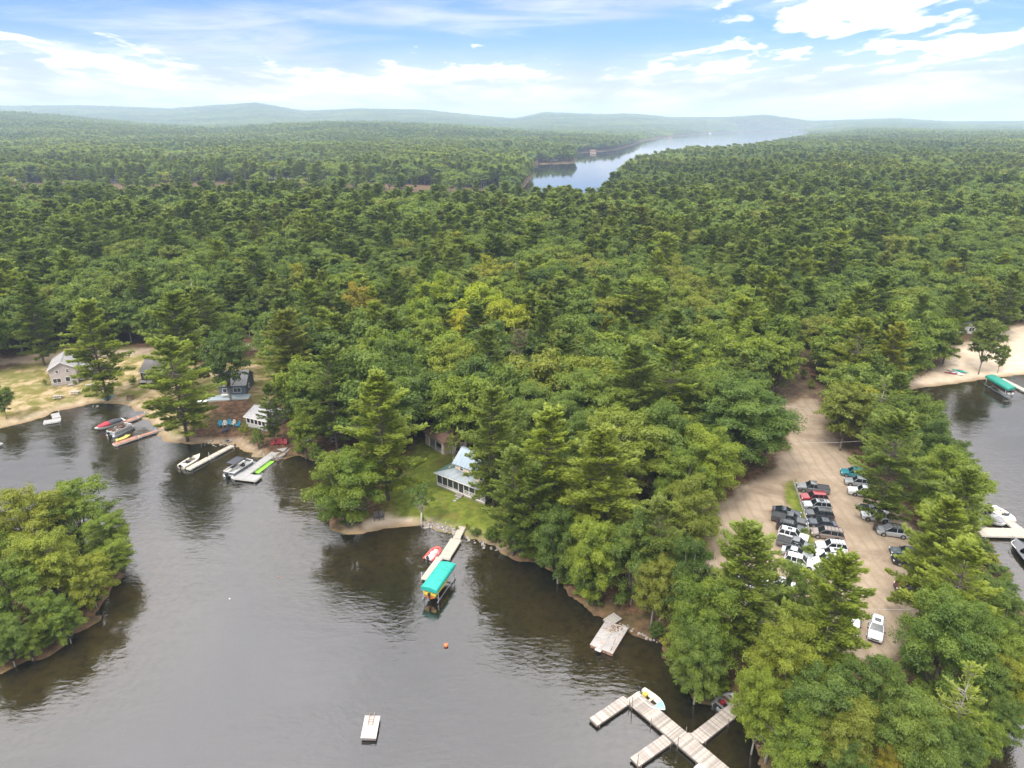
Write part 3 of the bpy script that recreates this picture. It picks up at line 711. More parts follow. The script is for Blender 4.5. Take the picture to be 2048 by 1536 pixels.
for px, py, h, lab in ((1312, 1140, 9, 'pale bare dead tree on the bank right of the grey work raft'), (1545, 1440, 6, 'small bare grey tree leaning over the water at the near point'), (1030, 520, 17, 'bare grey snag standing above the leafy trees in mid wood'), (380, 560, 17, 'bare grey snag in the wood behind the broad bright pine')):
    x, y = top_at(px, py, h); m_ = bare_proto(int(px), h, DEAD_M); o = thing('dead_tree', lab, 'dead tree', (x, y, gz(x, y))); put('trunk', m_, o); TREES.append((x, y, 1.6))
# low growth along the wooded shores
rs = random.Random(12)
def shore_line(pix, step, inset, words, grp, hmax=2.6):
    q = poly(pix, .1)
    for a, b in zip(q[:-1], q[1:]):
        L = float(np.linalg.norm(b - a)); nn = np.array([(b - a)[1], -(b - a)[0]]) / L
        for k in range(max(1, int(L / step))):
            p_ = a + (b - a) * (k + rs.random()) / max(1, int(L / step)); best = None
            for sg in (1, -1):
                c_ = p_ + nn * sg * rs.uniform(*inset)
                if gz(*c_) > .12: best = c_
            if best is None: continue
            h_ = rs.uniform(1.1, hmax); t3 = rs.randrange(3); w3 = rs.random() < .5
            plant('shrub', LSH[rs.randrange(2)], best[0], best[1], h_, (1.15 if w3 else .8) * (1.0 if h_ > 1.8 else 1.3), rs.uniform(0, 6.28),
                  ('taller ' if h_ > 1.8 else 'low ') + ('spreading ' if w3 else 'narrow ') + ('dark', 'green', 'yellow-green')[t3] + ' shrub ' + words, 'shrub', grp, (DK, (1, 1, 1), BR)[t3])
shore_line([(935, 1076), (1000, 1096), (1060, 1122), (1110, 1150), (1150, 1200), (1195, 1226)], 1.5, (.15, 1.7), 'on the bank right of the pale plank dock', 'shrubs on the bank right of the plank dock')
shore_line([(1290, 1268), (1325, 1290), (1338, 1345), (1385, 1402), (1475, 1403)], 1.4, (.15, 1.7), 'on the bank between raft and large dock', 'shrubs between the raft and the large dock')
shore_line([(1495, 1440), (1530, 1510), (1600, 1575)], 1.4, (.15, 1.7), 'on the near point right of the large dock', 'shrubs on the near point')
shore_line([(1960, 1505), (2022, 1440), (2056, 1350), (2046, 1250), (2012, 1150), (1955, 1060), (1905, 980), (1850, 900), (1815, 845)], 2.2, (.3, 3.0), 'along the right-hand bank behind the lot', 'shrubs along the right-hand bank')
shore_line([(-60, 1340), (0, 1350), (55, 1322)], 1.8, (.3, 2.0), 'at the near left shore of the small island', 'shrubs round the small island')
shore_line([(125, 1290), (205, 1215), (238, 1150), (215, 1105), (120, 1075)], 1.8, (.3, 2.2), 'round the right end of the small island', 'shrubs round the small island')
shore_line([(-60, 1310), (20, 1312), (80, 1290), (150, 1240), (200, 1190), (215, 1140)], 1.7, (.5, 3.5), 'inside the small island', 'shrubs inside the small island', 3.2)
shore_line([(60, 1322), (128, 1291)], 2.6, (.8, 1.6), 'at the bare bank of the small island', 'shrubs at the bare bank of the small island', 1.9)
shore_line([(580, 912), (640, 925), (672, 950), (655, 985), (645, 1010), (660, 1050), (700, 1066)], 2.4, (.4, 2.0), 'on the shore left of the small beach', 'shrubs left of the small beach')

# ------------------------------------------------------------------ the forest: scatter, nearest 300 of each kind as things
KEEP = [  # things the photograph shows: outline, and how far away they stand
    [(95, 700), (170, 700), (172, 772), (95, 775)], [(278, 715), (315, 715), (315, 765), (278, 765)], [(440, 745), (492, 745), (492, 800), (420, 800)],
    [(492, 810), (545, 810), (545, 850), (492, 850)], [(655, 825), (682, 825), (682, 880), (655, 880)], [(845, 850), (955, 850), (955, 905), (845, 905)],
    [(868, 885), (985, 885), (985, 1000), (868, 1000)], [(790, 900), (870, 900), (1000, 1000), (1000, 1050), (780, 1050)],
    [(0, 712), (330, 730), (330, 860), (0, 860)], [(440, 790), (560, 790), (560, 850), (400, 860)],
    [(1432, 1000), (1560, 930), (1580, 800), (1640, 800), (1700, 930), (1850, 1080), (1850, 1260), (1700, 1200), (1630, 1130), (1500, 1050), (1432, 1055)],
    [(1575, 730), (1620, 690), (1620, 800), (1565, 800)], [(1850, 735), (1975, 690), (2048, 650), (2048, 790), (1820, 790)], [(1895, 640), (1948, 640), (1948, 664), (1895, 664)],
    [(90, 690), (130, 690), (130, 705), (60, 710)], [(505, 668), (545, 668), (545, 684), (505, 684)]]
KEEPD = [at(sum(p[0] for p in k) / len(k), max(p[1] for p in k), 2)[1] for k in KEEP]
def scatter(y0, y1, sp0, seed, marg=1.06):
    rg = np.random.RandomState(seed); out = []
    y = y0
    while y < y1:
        sp = sp0(y); xm = (y * .80 + 40) * marg
        xs = np.arange(-xm, xm, sp); xs = xs + rg.uniform(-.42, .42, len(xs)) * sp
        ys = y + rg.uniform(-.42, .42, len(xs)) * sp
        out.append(np.stack([xs, ys], 1)); y += sp
    return np.vstack(out)
pts = scatter(92, 2500, lambda y: 6.3 if y < 520 else 6.3 + min((y - 520) * .004, 2.8), 21)
z_, d_ = height(pts[:, 0], pts[:, 1])
ok = (d_ > 2.2) & (z_ > .3); pts = pts[ok]; z_ = z_[ok]; d_ = d_[ok]
keepm = np.ones(len(pts), bool); nr = pts[:, 1] < 420
P_ = pts[nr]; kk = np.ones(len(P_), bool)
for Qp, mg in ((LOT, -.5), (VERGE, 1), (TRAIL, .5), (SAND_R, -.5), (BEACH, 2), (LAWN, 1.0), (YARD, 0.5)):
    kk &= sdf(P_, Qp) < -mg
kk &= dist_line(P_, ROADW) > 4.2
keepm[nr] = kk
fr_ = ~nr & (pts[:, 1] < 1500)
for Qp in (MARSH, SANDPIT, CLEAR2): keepm[fr_] &= sdf(pts[fr_], Qp) < -3
pxg = 1024 + FPX * pts[:, 0] / (pts[:, 1] * CP + (H - z_) * SP)
rg = np.random.RandomState(77)
gapz = (pts[:, 1] > 450) & (pts[:, 1] < 690) & (pxg < 1010)
keepm &= ~(gapz & (rg.rand(len(pts)) < .94))
keepm &= ~((pts[:, 1] < 118) & (np.abs(pxg - 1500) > 640))
pts = pts[keepm]; z_ = z_[keepm]; pxg = pxg[keepm]
v1 = fbm(pts[:, 0], pts[:, 1], 60.0, 3); v2 = fbm(pts[:, 0] + 900, pts[:, 1], 25.0, 2)
pp = .27 + 2.5 * (v1 - .5) + .20 * sm(pts[:, 1], 230, 330) + .25 * sm(-pts[:, 0], 40, 120) * (pts[:, 1] < 330) - .30 * ((np.abs(pts[:, 0]) < 60) & (pts[:, 1] < 240))
isP = rg.rand(len(pts)) < np.clip(pp, .08, .9)
hh = np.where(isP, rg.uniform(14.5, 23, len(pts)), rg.uniform(11.5, 18.5, len(pts))) * (1 - .12 * (v2 < .4))
wr_ = rg.uniform(.78, 1.28, len(pts))
# nearest come first; drop those standing in a hand-placed crown or in front of something the picture shows
order = np.argsort(pts[:, 1] ** 2 + pts[:, 0] ** 2)
pts, z_, isP, hh, wr_, pxg = pts[order], z_[order], isP[order], hh[order], wr_[order], pxg[order]
TA = np.array(TREES)
keep = np.ones(len(pts), bool); nr = np.where(pts[:, 1] < 330)[0]
for i in nr:
    x, y = pts[i]; R_ = (4.9 if isP[i] else 5.4) * wr_[i]
    if np.any((TA[:, 0] - x) ** 2 + (TA[:, 1] - y) ** 2 < (.56 * (TA[:, 2] + R_)) ** 2): keep[i] = False; continue
    for kq, kd in zip(KEEP, KEEPD):
        if y < kd - 1:
            hit = False
            for f_, rr in ((.25, .9), (.45, 1.0), (.65, .85), (.85, .5), (.98, .1)):
                qx, qy = proj(x, y, z_[i] + hh[i] * f_); sc_ = FPX / (y * CP + (H - z_[i]) * SP) * R_ * rr
                for ax in (-1, -.5, 0, .5, 1):
                    if sdf(np.array([[qx + ax * sc_, qy]]), np.array(kq, float))[0] > 0: hit = True; break
                if hit: break
            if hit: keep[i] = False; break
pts, z_, isP, hh, wr_, pxg = pts[keep], z_[keep], isP[keep], hh[keep], wr_[keep], pxg[keep]
pyg = proj(pts[:, 0], pts[:, 1], z_ + hh * .6)[1]
inview = (pxg > -60) & (pxg < 2108)
def zone(x, y, px, py):
    if y < 150 and px < 1100: return 'just behind the metal-roofed house'
    if y < 150 and px < 1480: return 'between the metal-roofed house and the lot'
    if y < 150: return 'on the bank right of the gravel lot'
    b = 'in the front wood ' if y < 195 else 'deep in the wood '
    if px < 330: return b + 'behind the sandy yard'
    if px < 620: return b + 'behind the blue-grey cottage'
    if px < 1020: return b + 'above the tan shed'
    if px < 1420: return b + 'above the hidden cabin'
    if px < 1640: return b + 'left of the trail'
    return b + 'behind the right-hand beach'
cnt = {True: 0, False: 0}; lim = {True: 300 - NHP, False: 300 - NHL}; rest = []
for i in range(len(pts)):
    x, y = pts[i]; P1 = bool(isP[i])
    if inview[i] and cnt[P1] < lim[P1] and y < 330:
        cnt[P1] += 1
        pr = (PF[i % 3] if y < 118 else PN[(i * 5) % 6]) if P1 else (LF[i % 4] if y < 118 else LN[(i * 5) % 6])
        zt = zone(x, y, pxg[i], pyg[i])
        tone = rt.randrange(3); col_ = ((.74, .78, .72), (1, 1, 1), (1.22, 1.16, .8))[tone]
        big_ = hh[i] > (19.2 if P1 else 15); wide_ = wr_[i] > 1.03
        lab = ('tall' if big_ else 'shorter') + (' wide' if wide_ else ' slim') + (' dark', '', ' yellow-green')[tone] + (' pine ' if P1 else ' leafy tree ') + zt
        plant('pine_tree' if P1 else 'leafy_tree', pr, x, y, hh[i], wr_[i], rt.uniform(0, 6.28), lab, 'pine tree' if P1 else 'leafy tree',
              ('pines ' if P1 else 'leafy trees ') + zt, col_)
    else: rest.append(i)
rest = np.array(rest)

def gn_scatter(name, P3, rot, scl, index, protos, label):
    coll = bpy.data.collections.new(name + '_kinds')
    for k, (me_list) in enumerate(protos):
        o = bpy.data.objects.new('%s_kind_%02d' % (name, k), me_list); coll.objects.link(o)
    me = bpy.data.meshes.new(name); n = len(P3); me.vertices.add(n); me.vertices.foreach_set('co', np.asarray(P3, np.float32).ravel())
    for nm, ty, arr, key in (('rot', 'FLOAT_VECTOR', rot, 'vector'), ('scl', 'FLOAT_VECTOR', scl, 'vector'), ('kid', 'INT', index, 'value')):
        a = me.attributes.new(nm, ty, 'POINT'); a.data.foreach_set(key, np.asarray(arr, np.int32 if ty == 'INT' else np.float32).ravel())
    P3 = np.asarray(P3); sa = me.attributes.new('stand', 'FLOAT', 'POINT'); sa.data.foreach_set('value', ((fbm(P3[:, 0] + 300, P3[:, 1], 210.0, 3) - .5) * 1.3 * sm(P3[:, 1], 250, 600)).astype(np.float32))
    o = put(name, me); o['kind'] = 'stuff'; o['label'] = label
    g = bpy.data.node_groups.new(name, 'GeometryNodeTree')
    g.interface.new_socket('Geometry', in_out='INPUT', socket_type='NodeSocketGeometry'); g.interface.new_socket('Geometry', in_out='OUTPUT', socket_type='NodeSocketGeometry')
    N = g.nodes.new; a = N('NodeGroupInput'); b = N('NodeGroupOutput'); ip = N('GeometryNodeInstanceOnPoints'); ci = N('GeometryNodeCollectionInfo')
    ci.inputs['Collection'].default_value = coll; ci.inputs['Separate Children'].default_value = True; ci.inputs['Reset Children'].default_value = True
    ip.inputs['Pick Instance'].default_value = True
    def attr(nm, dt):
        q = N('GeometryNodeInputNamedAttribute'); q.data_type = dt; q.inputs['Name'].default_value = nm; return q.outputs['Attribute']
    L = g.links.new
    er = N('FunctionNodeEulerToRotation'); L(attr('rot', 'FLOAT_VECTOR'), er.inputs[0])
    L(a.outputs[0], ip.inputs['Points']); L(ci.outputs[0], ip.inputs['Instance']); L(attr('kid', 'INT'), ip.inputs['Instance Index'])
    L(er.outputs[0], ip.inputs['Rotation']); L(attr('scl', 'FLOAT_VECTOR'), ip.inputs['Scale']); L(ip.outputs[0], b.inputs[0])
    md = o.modifiers.new('scatter', 'NODES'); md.node_group = g
    return o
def joined(pr, name):
    "crown and trunk of a prototype in one mesh, for the trees that are too far to take apart"
    crown, trunk, h = pr; nv = len(crown.vertices)
    me = bpy.data.meshes.new(name)
    V = np.empty(nv * 3, np.float32); crown.vertices.foreach_get('co', V); tv = np.empty(len(trunk.vertices) * 3, np.float32); trunk.vertices.foreach_get('co', tv)
    fs = np.arange(nv).reshape(-1, 4).tolist() + [tuple(v + nv for v in p_.vertices) for p_ in trunk.polygons]
    me.from_pydata(np.concatenate([V, tv]).reshape(-1, 3).tolist(), [], fs)
    me.materials.append(crown.materials[0]); me.materials.append(trunk.materials[0])
    nc = len(crown.polygons); mi = np.zeros(len(fs), np.int32); mi[nc:] = 1; me.polygons.foreach_set('material_index', mi)
    tt = np.empty(nc, np.float32); crown.attributes['tint'].data.foreach_get('value', tt)
    full = np.zeros(len(fs), np.float32); full[:nc] = tt
    a = me.attributes.new('tint', 'FLOAT', 'FACE'); a.data.foreach_set('value', full); me.update(); return me
for nm, sel, hi, mid, far_, base, lab in (('pine_forest', True, PN, PM, PS, 22, 'thousands of pines covering the land out to the far shore'),
                                       ('leafy_forest', False, LN, LM, LS, 16, 'leafy trees mixed into the pine wood out to the far shore')):
    ii = rest[isP[rest] == sel]; yy = pts[ii, 1]
    protos = [joined(p_, nm + '_near') for p_ in hi] + [joined(p_, nm + '_mid') for p_ in mid] + [joined(p_, nm + '_far') for p_ in far_]
    r_ = np.random.RandomState(9)
    kid = np.where(yy < 300, r_.randint(0, len(hi), len(ii)), np.where(yy < 850, len(hi) + r_.randint(0, len(mid), len(ii)), len(hi) + len(mid) + r_.randint(0, len(far_), len(ii))))
    s_ = hh[ii] / base; grow = 1 + .25 * sm(yy, 600, 2000)
    gn_scatter(nm, np.stack([pts[ii, 0], pts[ii, 1], z_[ii] - .2], 1), np.stack([r_.normal(0, .05, len(ii)), r_.normal(0, .05, len(ii)), r_.uniform(0, 6.28, len(ii))], 1),
               np.stack([s_ * wr_[ii] * grow * r_.uniform(.85, 1.15, len(ii)), s_ * wr_[ii] * grow, s_], 1), kid, protos, lab)
# the hills beyond: patches of small crowns
def patch_mesh(seed):
    rg = np.random.RandomState(seed); PP, UU, VV, TT = [], [], [], []
    for k in range(30):
        x, y = rg.uniform(-21, 21, 2); pn = rg.rand() < .55; h = rg.uniform(14, 19) if pn else rg.uniform(11, 15); R_ = 3.4 if pn else 4.8; tt = rg.uniform(0, .9)
        n = 16
        d = norm(rg.normal(0, 1, (n, 3)) * [1, 1, .9] + [0, 0, .5])
        if pn: zf = rg.uniform(.45, 1, n); rr = R_ * (1.08 - zf) * 1.7; P = np.stack([x + d[:, 0] * rr, y + d[:, 1] * rr, h * zf], 1)
        else: P = np.array([x, y, h * .62]) + d * [R_, R_, h * .36]
        nn = norm(d + [0, 0, .4]); u = norm(np.cross(nn, rg.normal(0, 1, (n, 3)))); v = np.cross(nn, u); s = rg.uniform(1.0, 2.0, n)
        PP.append(P); UU.append(u * s[:, None]); VV.append(v * s[:, None]); TT.append(np.full(n, tt))
    return leaf_mesh('hill_wood', np.vstack(PP), np.vstack(UU), np.vstack(VV), np.concatenate(TT), LEAF_M if seed % 2 else PINE_M)
hp = scatter(2420, 7600, lambda y: 33 + (y - 2420) * .0025, 41, .98)
hz, hd = height(hp[:, 0], hp[:, 1]); k_ = (hd > 8) & (hz > .3); hp = hp[k_]; hz = hz[k_]; r_ = np.random.RandomState(12); n = len(hp)
sc_ = r_.uniform(.85, 1.15, n)
gn_scatter('hill_forest', np.stack([hp[:, 0], hp[:, 1], hz - 1], 1), np.stack([np.zeros(n), np.zeros(n), r_.uniform(0, 6.28, n)], 1),
           np.stack([sc_, sc_, sc_ * r_.uniform(.85, 1.2, n)], 1), r_.randint(0, 6, n), [patch_mesh(201 + k) for k in range(6)], 'hazy woods covering the far hills to the skyline')
print('TREES', cnt, len(rest), n)
# ------------------------------------------------------------------ materials of made things
M_TYRE = mat('tyre_rubber', (.018, .018, .018), .85)
M_RIM = mat('alloy_rim', (.45, .45, .46), .3, .9, var=.05)
M_GLASS = mat('car_glass', (.012, .016, .018), .06, var=.1, spec=.9)
M_LAMP = mat('lamp_clear', (.75, .76, .76), .1, var=.05, spec=.8)
M_TAIL = mat('tail_lamp', (.35, .01, .012), .2, var=.05)
M_PLAST = mat('black_plastic', (.02, .02, .021), .55)
M_STEEL = mat('galvanised_steel', (.42, .43, .44), .4, .7, var=.15)
M_WHITEP = mat('white_paint', (.74, .74, .72), .5, var=.06, dirt=(.5, .48, .43))
def paint(name, c, rough=.32, metal=.15): return mat(name, c, rough, metal, var=.06, scale=1.5, coat=.8, dirt=tuple(v * .78 + .03 for v in c))
PAINT = {'gunmetal': paint('gunmetal_paint', (.16, .165, .17), metal=.5), 'red': paint('red_paint', (.28, .012, .02)), 'silver': paint('silver_paint', (.40, .42, .44), metal=.5),
         'charcoal': paint('charcoal_paint', (.045, .047, .05), metal=.3), 'navy': paint('navy_paint', (.022, .03, .05), metal=.3), 'tan': paint('bronze_paint', (.25, .20, .17), metal=.4),
         'white': paint('white_car_paint', (.60, .61, .62), metal=0), 'black': paint('black_paint', (.014, .015, .017)), 'teal': paint('teal_paint', (.03, .21, .25)),
         'maroon': paint('maroon_paint', (.09, .010, .016)), 'slate': paint('slate_paint', (.10, .125, .14), metal=.4)}
def car_parts(kind):
    "every part of a car of this kind, x forwards, wheels on z = 0"
    T = {'suv': (4.75, 1.9, 1.74), 'sedan': (4.75, 1.84, 1.45), 'pickup': (5.75, 2.0, 1.86), 'minivan': (5.1, 2.0, 1.78), 'coupe': (4.8, 1.9, 1.38), 'van': (5.4, 2.05, 2.2)}
    L, W, Hh = T[kind]; h = L / 2; w_ = W / 2
    bel = {'suv': 1.05, 'sedan': .93, 'pickup': 1.12, 'minivan': 1.06, 'coupe': .9, 'van': 1.15}[kind]
    hood = bel - {'suv': .07, 'sedan': .06, 'pickup': .06, 'minivan': .12, 'coupe': .06, 'van': .1}[kind]
    # cabin: bottom front x, top front x, top rear x, bottom rear x
    cb = {'suv': (h * .42, h * .12, -h * .80, -h * .95), 'sedan': (h * .38, h * .04, -h * .42, -h * .74), 'pickup': (h * .44, h * .20, -h * .18, -h * .24),
          'minivan': (h * .60, h * .22, -h * .84, -h * .97), 'coupe': (h * .30, -h * .04, -h * .34, -h * .82), 'van': (h * .66, h * .42, -h * .93, -h * .97)}[kind]
    out = {}
    def ring(x, wd, zb, zt): return [(x, -wd * .93, zb), (x, -wd, zb + .14), (x, -wd, zt - .16), (x, -wd * .93, zt - .02), (x, -wd * .6, zt + .012), (x, wd * .6, zt + .012), (x, wd * .93, zt - .02), (x, wd, zt - .16), (x, wd, zb + .14), (x, wd * .93, zb)]
    b = MB()
    st = [(h, w_ * .80, .42, hood - .2), (h * .965, w_ * .92, .32, hood - .09), (h * .84, w_ * .985, .26, hood), (cb[0], w_, .25, bel)]
    if kind == 'pickup': st += [(-h * .24, w_, .25, bel), (-h * .965, w_ * .99, .28, bel + .02), (-h, w_ * .97, .40, bel)]
    else: st += [(-h * .7, w_, .25, bel + (.0 if kind in ('sedan', 'coupe') else .02)), (-h * .95, w_ * .95, .32, bel), (-h, w_ * .86, .44, bel - .14)]
    b.loft([ring(*s) for s in st], 0, True, False)
    for x in (h * .6, -h * .56):                                    # dark wheel openings
        for s in (-1, 1): b.tube([(x, s * (w_ - .02), .40), (x, s * (w_ + .006), .40)], .43, 14, 1, False)
    out['body'] = b
    c = MB(); zt = Hh - .05; wt = w_ * .76
    def cring(xf, xr, wd, z): return [(xf, -wd, z), (xf, wd, z), (xr, wd, z), (xr, -wd, z)]
    c.loft([cring(cb[0] - .02, cb[3] + .02, w_ * .93, bel - .02), cring(cb[1], cb[2], wt, zt)], 0, True); out['windows'] = c
    r = MB()
    xs = np.linspace(cb[1] - .03, cb[2] + .03, 5)
    r.loft([[(x, -wt - .02, zt - .03), (x, -wt * .8, zt + .04 - e), (x, 0, zt + .065 - e), (x, wt * .8, zt + .04 - e), (x, wt + .02, zt - .03)] for x, e in zip(xs, (.03, .005, 0, .005, .03))], 0, True)
    for s in (-1, 1):                                               # pillars
        for xb, xt in ((cb[0], cb[1]), (cb[3], cb[2])): r.bar((xb, s * w_ * .925, bel - .02), (xt, s * (wt + .005), zt), .075, .06)
        mids = [(cb[1] + cb[2]) / 2] if kind in ('sedan', 'coupe', 'pickup') else [cb[1] + (cb[2] - cb[1]) * .36, cb[1] + (cb[2] - cb[1]) * .72]
        for x in mids: r.bar((x, s * w_ * .935, bel - .02), (x, s * (wt + .006), zt), .09, .05)
    out['roof'] = r
    if kind == 'pickup':
        t_ = MB(); t_.box((-h * .61, 0, bel + .03), (h * .70, W * .84, .03)); out['bed_cover'] = t_
        e = MB()
        for s in (-1, 1): e.box((-h * .61, s * w_ * .93, bel + .05), (h * .74, .1, .06))
        e.box((-h * .975, 0, bel + .05), (.08, W * .9, .06)); out['bed_rails'] = e
    g = MB(); g.box((h + .004, 0, hood - .33), (.03, W * .52, .17)); g.box((h * .985, 0, .40), (.10, W * .8, .14)); out['grille'] = g
    return out, (L, W, Hh, bel, hood, cb, zt, wt)
_CARM = {}
def wheel_meshes():
    a = MB().tube([(0, -.115, 0), (0, -.09, 0), (0, .09, 0), (0, .115, 0)], [.33, .37, .37, .33], 16, 0, True)
    b = MB().tube([(0, -.122, 0), (0, .122, 0)], .235, 12, 0, False)
    for k in range(5):
        an = k * 2 * math.pi / 5
        for s in (-1, 1): b.bar((0, s * .124, 0), (.22 * math.cos(an), s * .124, .22 * math.sin(an)), .05, .012)
    return a.mesh('tyre', M_TYRE), b.mesh('rim', M_RIM)
TYRE, RIM = wheel_meshes()
M_BED = mat('bed_cover_vinyl', (.03, .03, .032), .7)
def car(kind, colour, fpx, rpx, label, rack=False, sunroof=False, zc=.85, cover=None, group='cars parked in the gravel lot'):
    f = at(*fpx, ZG + zc); r = at(*rpx, ZG + zc); c = (f + r) / 2; d = f - r; rz = math.atan2(d[1], d[0])
    name = {'suv': 'parked_car', 'sedan': 'parked_car', 'coupe': 'parked_car', 'pickup': 'pickup_truck', 'minivan': 'minivan', 'van': 'van'}[kind]
    cat = {'pickup_truck': 'pickup truck', 'parked_car': 'car'}.get(name, name)
    z = gz(*c)
    o = thing(name, label, cat, (c[0], c[1], z + .01), rz, group); o.scale = (.93, .93, .95)
    if kind not in _CARM:
        parts, info = car_parts(kind)
        mm = {'body': [PAINT['white'], M_TYRE], 'windows': [M_GLASS], 'roof': [PAINT['white']], 'bed_cover': [M_BED], 'bed_rails': [M_PLAST], 'grille': [M_PLAST]}
        L, W, Hh, bel, hood, cb, zt, wt = info
        small = {'headlight': MB().box((0, 0, 0), (.16, .34, .15)).mesh('headlight', M_LAMP), 'taillight': MB().box((0, 0, 0), (.08, .2, .34)).mesh('taillight', M_TAIL),
                 'mirror': MB().box((0, 0, 0), (.14, .22, .16)).mesh('mirror', M_PLAST), 'number_plate': MB().box((0, 0, 0), (.02, .32, .15)).mesh('number_plate', M_WHITEP)}
        _CARM[kind] = ({k: v.mesh(k, mm[k]) for k, v in parts.items()}, info, small)
    ms, (L, W, Hh, bel, hood, cb, zt, wt), small = _CARM[kind]
    P = PAINT[colour]
    put('body', ms['body'], o, mat=[P, M_TYRE]); put('windows', ms['windows'], o); put('roof', ms['roof'], o, mat=P)
    for k in ('bed_cover', 'bed_rails', 'grille'):
        if k in ms: put(k, ms[k], o)
    h = L / 2
    for x in (h * .6, -h * .56):
        for s in (-1, 1):
            t_ = put('wheel', TYRE, o, loc=(x, s * (W / 2 - .06), .37)); put('rim', RIM, t_)
    for s in (-1, 1):
        put('headlight', small['headlight'], o, loc=(h * .955, s * W * .36, hood - .17)); put('taillight', small['taillight'], o, loc=(-h * .985, s * W * .40, bel - .18))
        put('mirror', small['mirror'], o, loc=(cb[0] - .12, s * (W / 2 + .06), bel + .06))
    put('number_plate', small['number_plate'], o, loc=(-h - .005, 0, bel - .35))
    if rack:
        q = MB(); x0, x1 = cb[1] - .2, cb[2] + .25
        for s in (-1, 1): q.bar((x0, s * wt * .88, zt + .10), (x1, s * wt * .88, zt + .10), .04)
        for k in range(4): x = x0 + (x1 - x0) * (k + .4) / 4; q.bar((x, -wt * .88, zt + .105), (x, wt * .88, zt + .105), .05, .035)
        q.build('roof_rack', M_PLAST, o)
    if sunroof:
        q = MB(); xm = cb[1] + (cb[2] - cb[1]) * .42; q.box((xm, 0, zt + .066), (abs(cb[2] - cb[1]) * .34, wt * 1.05, .012)); q.build('sunroof', M_GLASS, o)
    return o
CARS = [
 ('pickup', 'gunmetal', (1598, 970), (1655, 977), 'grey pickup with a dark bed cover at the far end of the right-hand row', 0, 0),
 ('suv', 'red', (1602, 991), (1655, 994), 'red car in the right-hand row beside the grey pickup', 0, 0),
 ('suv', 'silver', (1608, 1006), (1661, 1010), 'silver-grey car with dark roof bars between the red and the charcoal car', 1, 1),
 ('suv', 'charcoal', (1613, 1023), (1665, 1028), 'charcoal car between the silver-grey one and the navy one in the right-hand row', 1, 0),
 ('sedan', 'navy', (1618, 1040), (1671, 1046), 'navy saloon beside the bronze minivan', 0, 1),
 ('minivan', 'tan', (1626, 1060), (1685, 1069), 'bronze minivan showing its whole side at the gap in the right-hand row', 1, 0),
 ('suv', 'white', (1635, 1087), (1692, 1093), 'white car with a dark roof rack, first after the gap below the bronze minivan', 1, 0),
 ('suv', 'white', (1634, 1103), (1691, 1110), 'white car with a large dark glass roof, middle of the three white cars', 0, 1),
 ('van', 'white', (1636, 1121), (1692, 1127), 'boxy white van with roof bars at the near end of the three white vehicles', 1, 0),
 ('suv', 'slate', (1646, 1138), (1696, 1143), 'slate-grey car half under the bright pine, last of the right-hand row', 0, 0),
 ('coupe', 'navy', (1599, 1027), (1548, 1016), 'low dark coupe at the far end of the left-hand row', 0, 0),
 ('pickup', 'charcoal', (1609, 1043), (1549, 1030), 'dark pickup with a black bed cover in the left-hand row', 0, 0),
 ('suv', 'charcoal', (1608, 1058), (1557, 1047), 'dark car squeezed between the dark pickup and the white car', 1, 0),
 ('suv', 'white', (1614, 1075), (1560, 1061), 'white car with two dark roof panels in the left-hand row', 0, 1),
 ('pickup', 'gunmetal', (1617, 1094), (1566, 1080), 'dark grey pickup beside the white car of the left-hand row', 0, 0),
 ('sedan', 'silver', (1618, 1110), (1570, 1097), 'silver saloon half hidden by the pale leafy tree in the left-hand row', 0, 0),
 ('suv', 'white', (1624, 1127), (1578, 1115), 'white car behind the pale leafy tree, last of the left-hand row', 0, 0),
 ('suv', 'teal', (1681, 938), (1736, 945), 'turquoise car under the pine, farthest of the cars on the right', 0, 0),
 ('suv', 'silver', (1690, 956), (1744, 963), 'silver car under the pine, next to the turquoise one', 0, 0),
 ('pickup', 'white', (1699, 975), (1762, 984), 'white pickup nosing out from under the pine on the right', 0, 0),
 ('sedan', 'black', (1722, 1008), (1776, 1016), 'black car half under the pine above the white car with the sunroof', 0, 0),
 ('suv', 'white', (1727, 1024), (1780, 1031), 'white car with a dark sunroof beside the short post', 0, 1),
 ('minivan', 'silver', (1757, 1053), (1817, 1061), 'silver minivan with roof bars on the right of the lot', 1, 0),
 ('sedan', 'slate', (1787, 1094), (1842, 1101), 'grey-green car half under the trees, above the black one', 0, 0),
 ('suv', 'black', (1790, 1111), (1848, 1119), 'black car half under the trees on the right of the lot', 0, 0),
 ('suv', 'maroon', (1798, 1166), (1856, 1174), 'dark red car under the trees at the lower right of the lot', 0, 0),
 ('suv', 'white', (1751, 1276), (1757, 1228), 'white vehicle with a dark sunroof seen from behind at the near end of the lot', 0, 1),
 ('pickup', 'white', (1700, 1268), (1712, 1214), 'white truck under the bright pine at the near end of the lot', 1, 0),
 ('suv', 'white', (1462, 1150), (1494, 1160), 'white car behind the pine, farthest of those under the trees', 0, 0),
 ('sedan', 'silver', (1428, 1156), (1458, 1168), 'pale silver car at the left end of those under the trees', 0, 0),
 ('suv', 'white', (1500, 1163), (1534, 1172), 'white car close behind the trunk of the pine by the lot', 0, 0),
 ('sedan', 'white', (1540, 1156), (1576, 1166), 'white saloon right of the pine trunk under the trees', 0, 0),
 ('suv', 'white', (1474, 1206), (1508, 1216), 'white car in the shade left of the pine trunk', 0, 0),
 ('van', 'white', (1516, 1200), (1556, 1212), 'white van in the shade right of the pine trunk', 0, 0),
 ('sedan', 'maroon', (1505, 1232), (1542, 1243), 'dark red saloon in the deep shade below the white van', 0, 0),
]
for k, col_, f_, r_, lab, rk, sr in CARS: car(k, col_, f_, r_, lab, bool(rk), bool(sr))

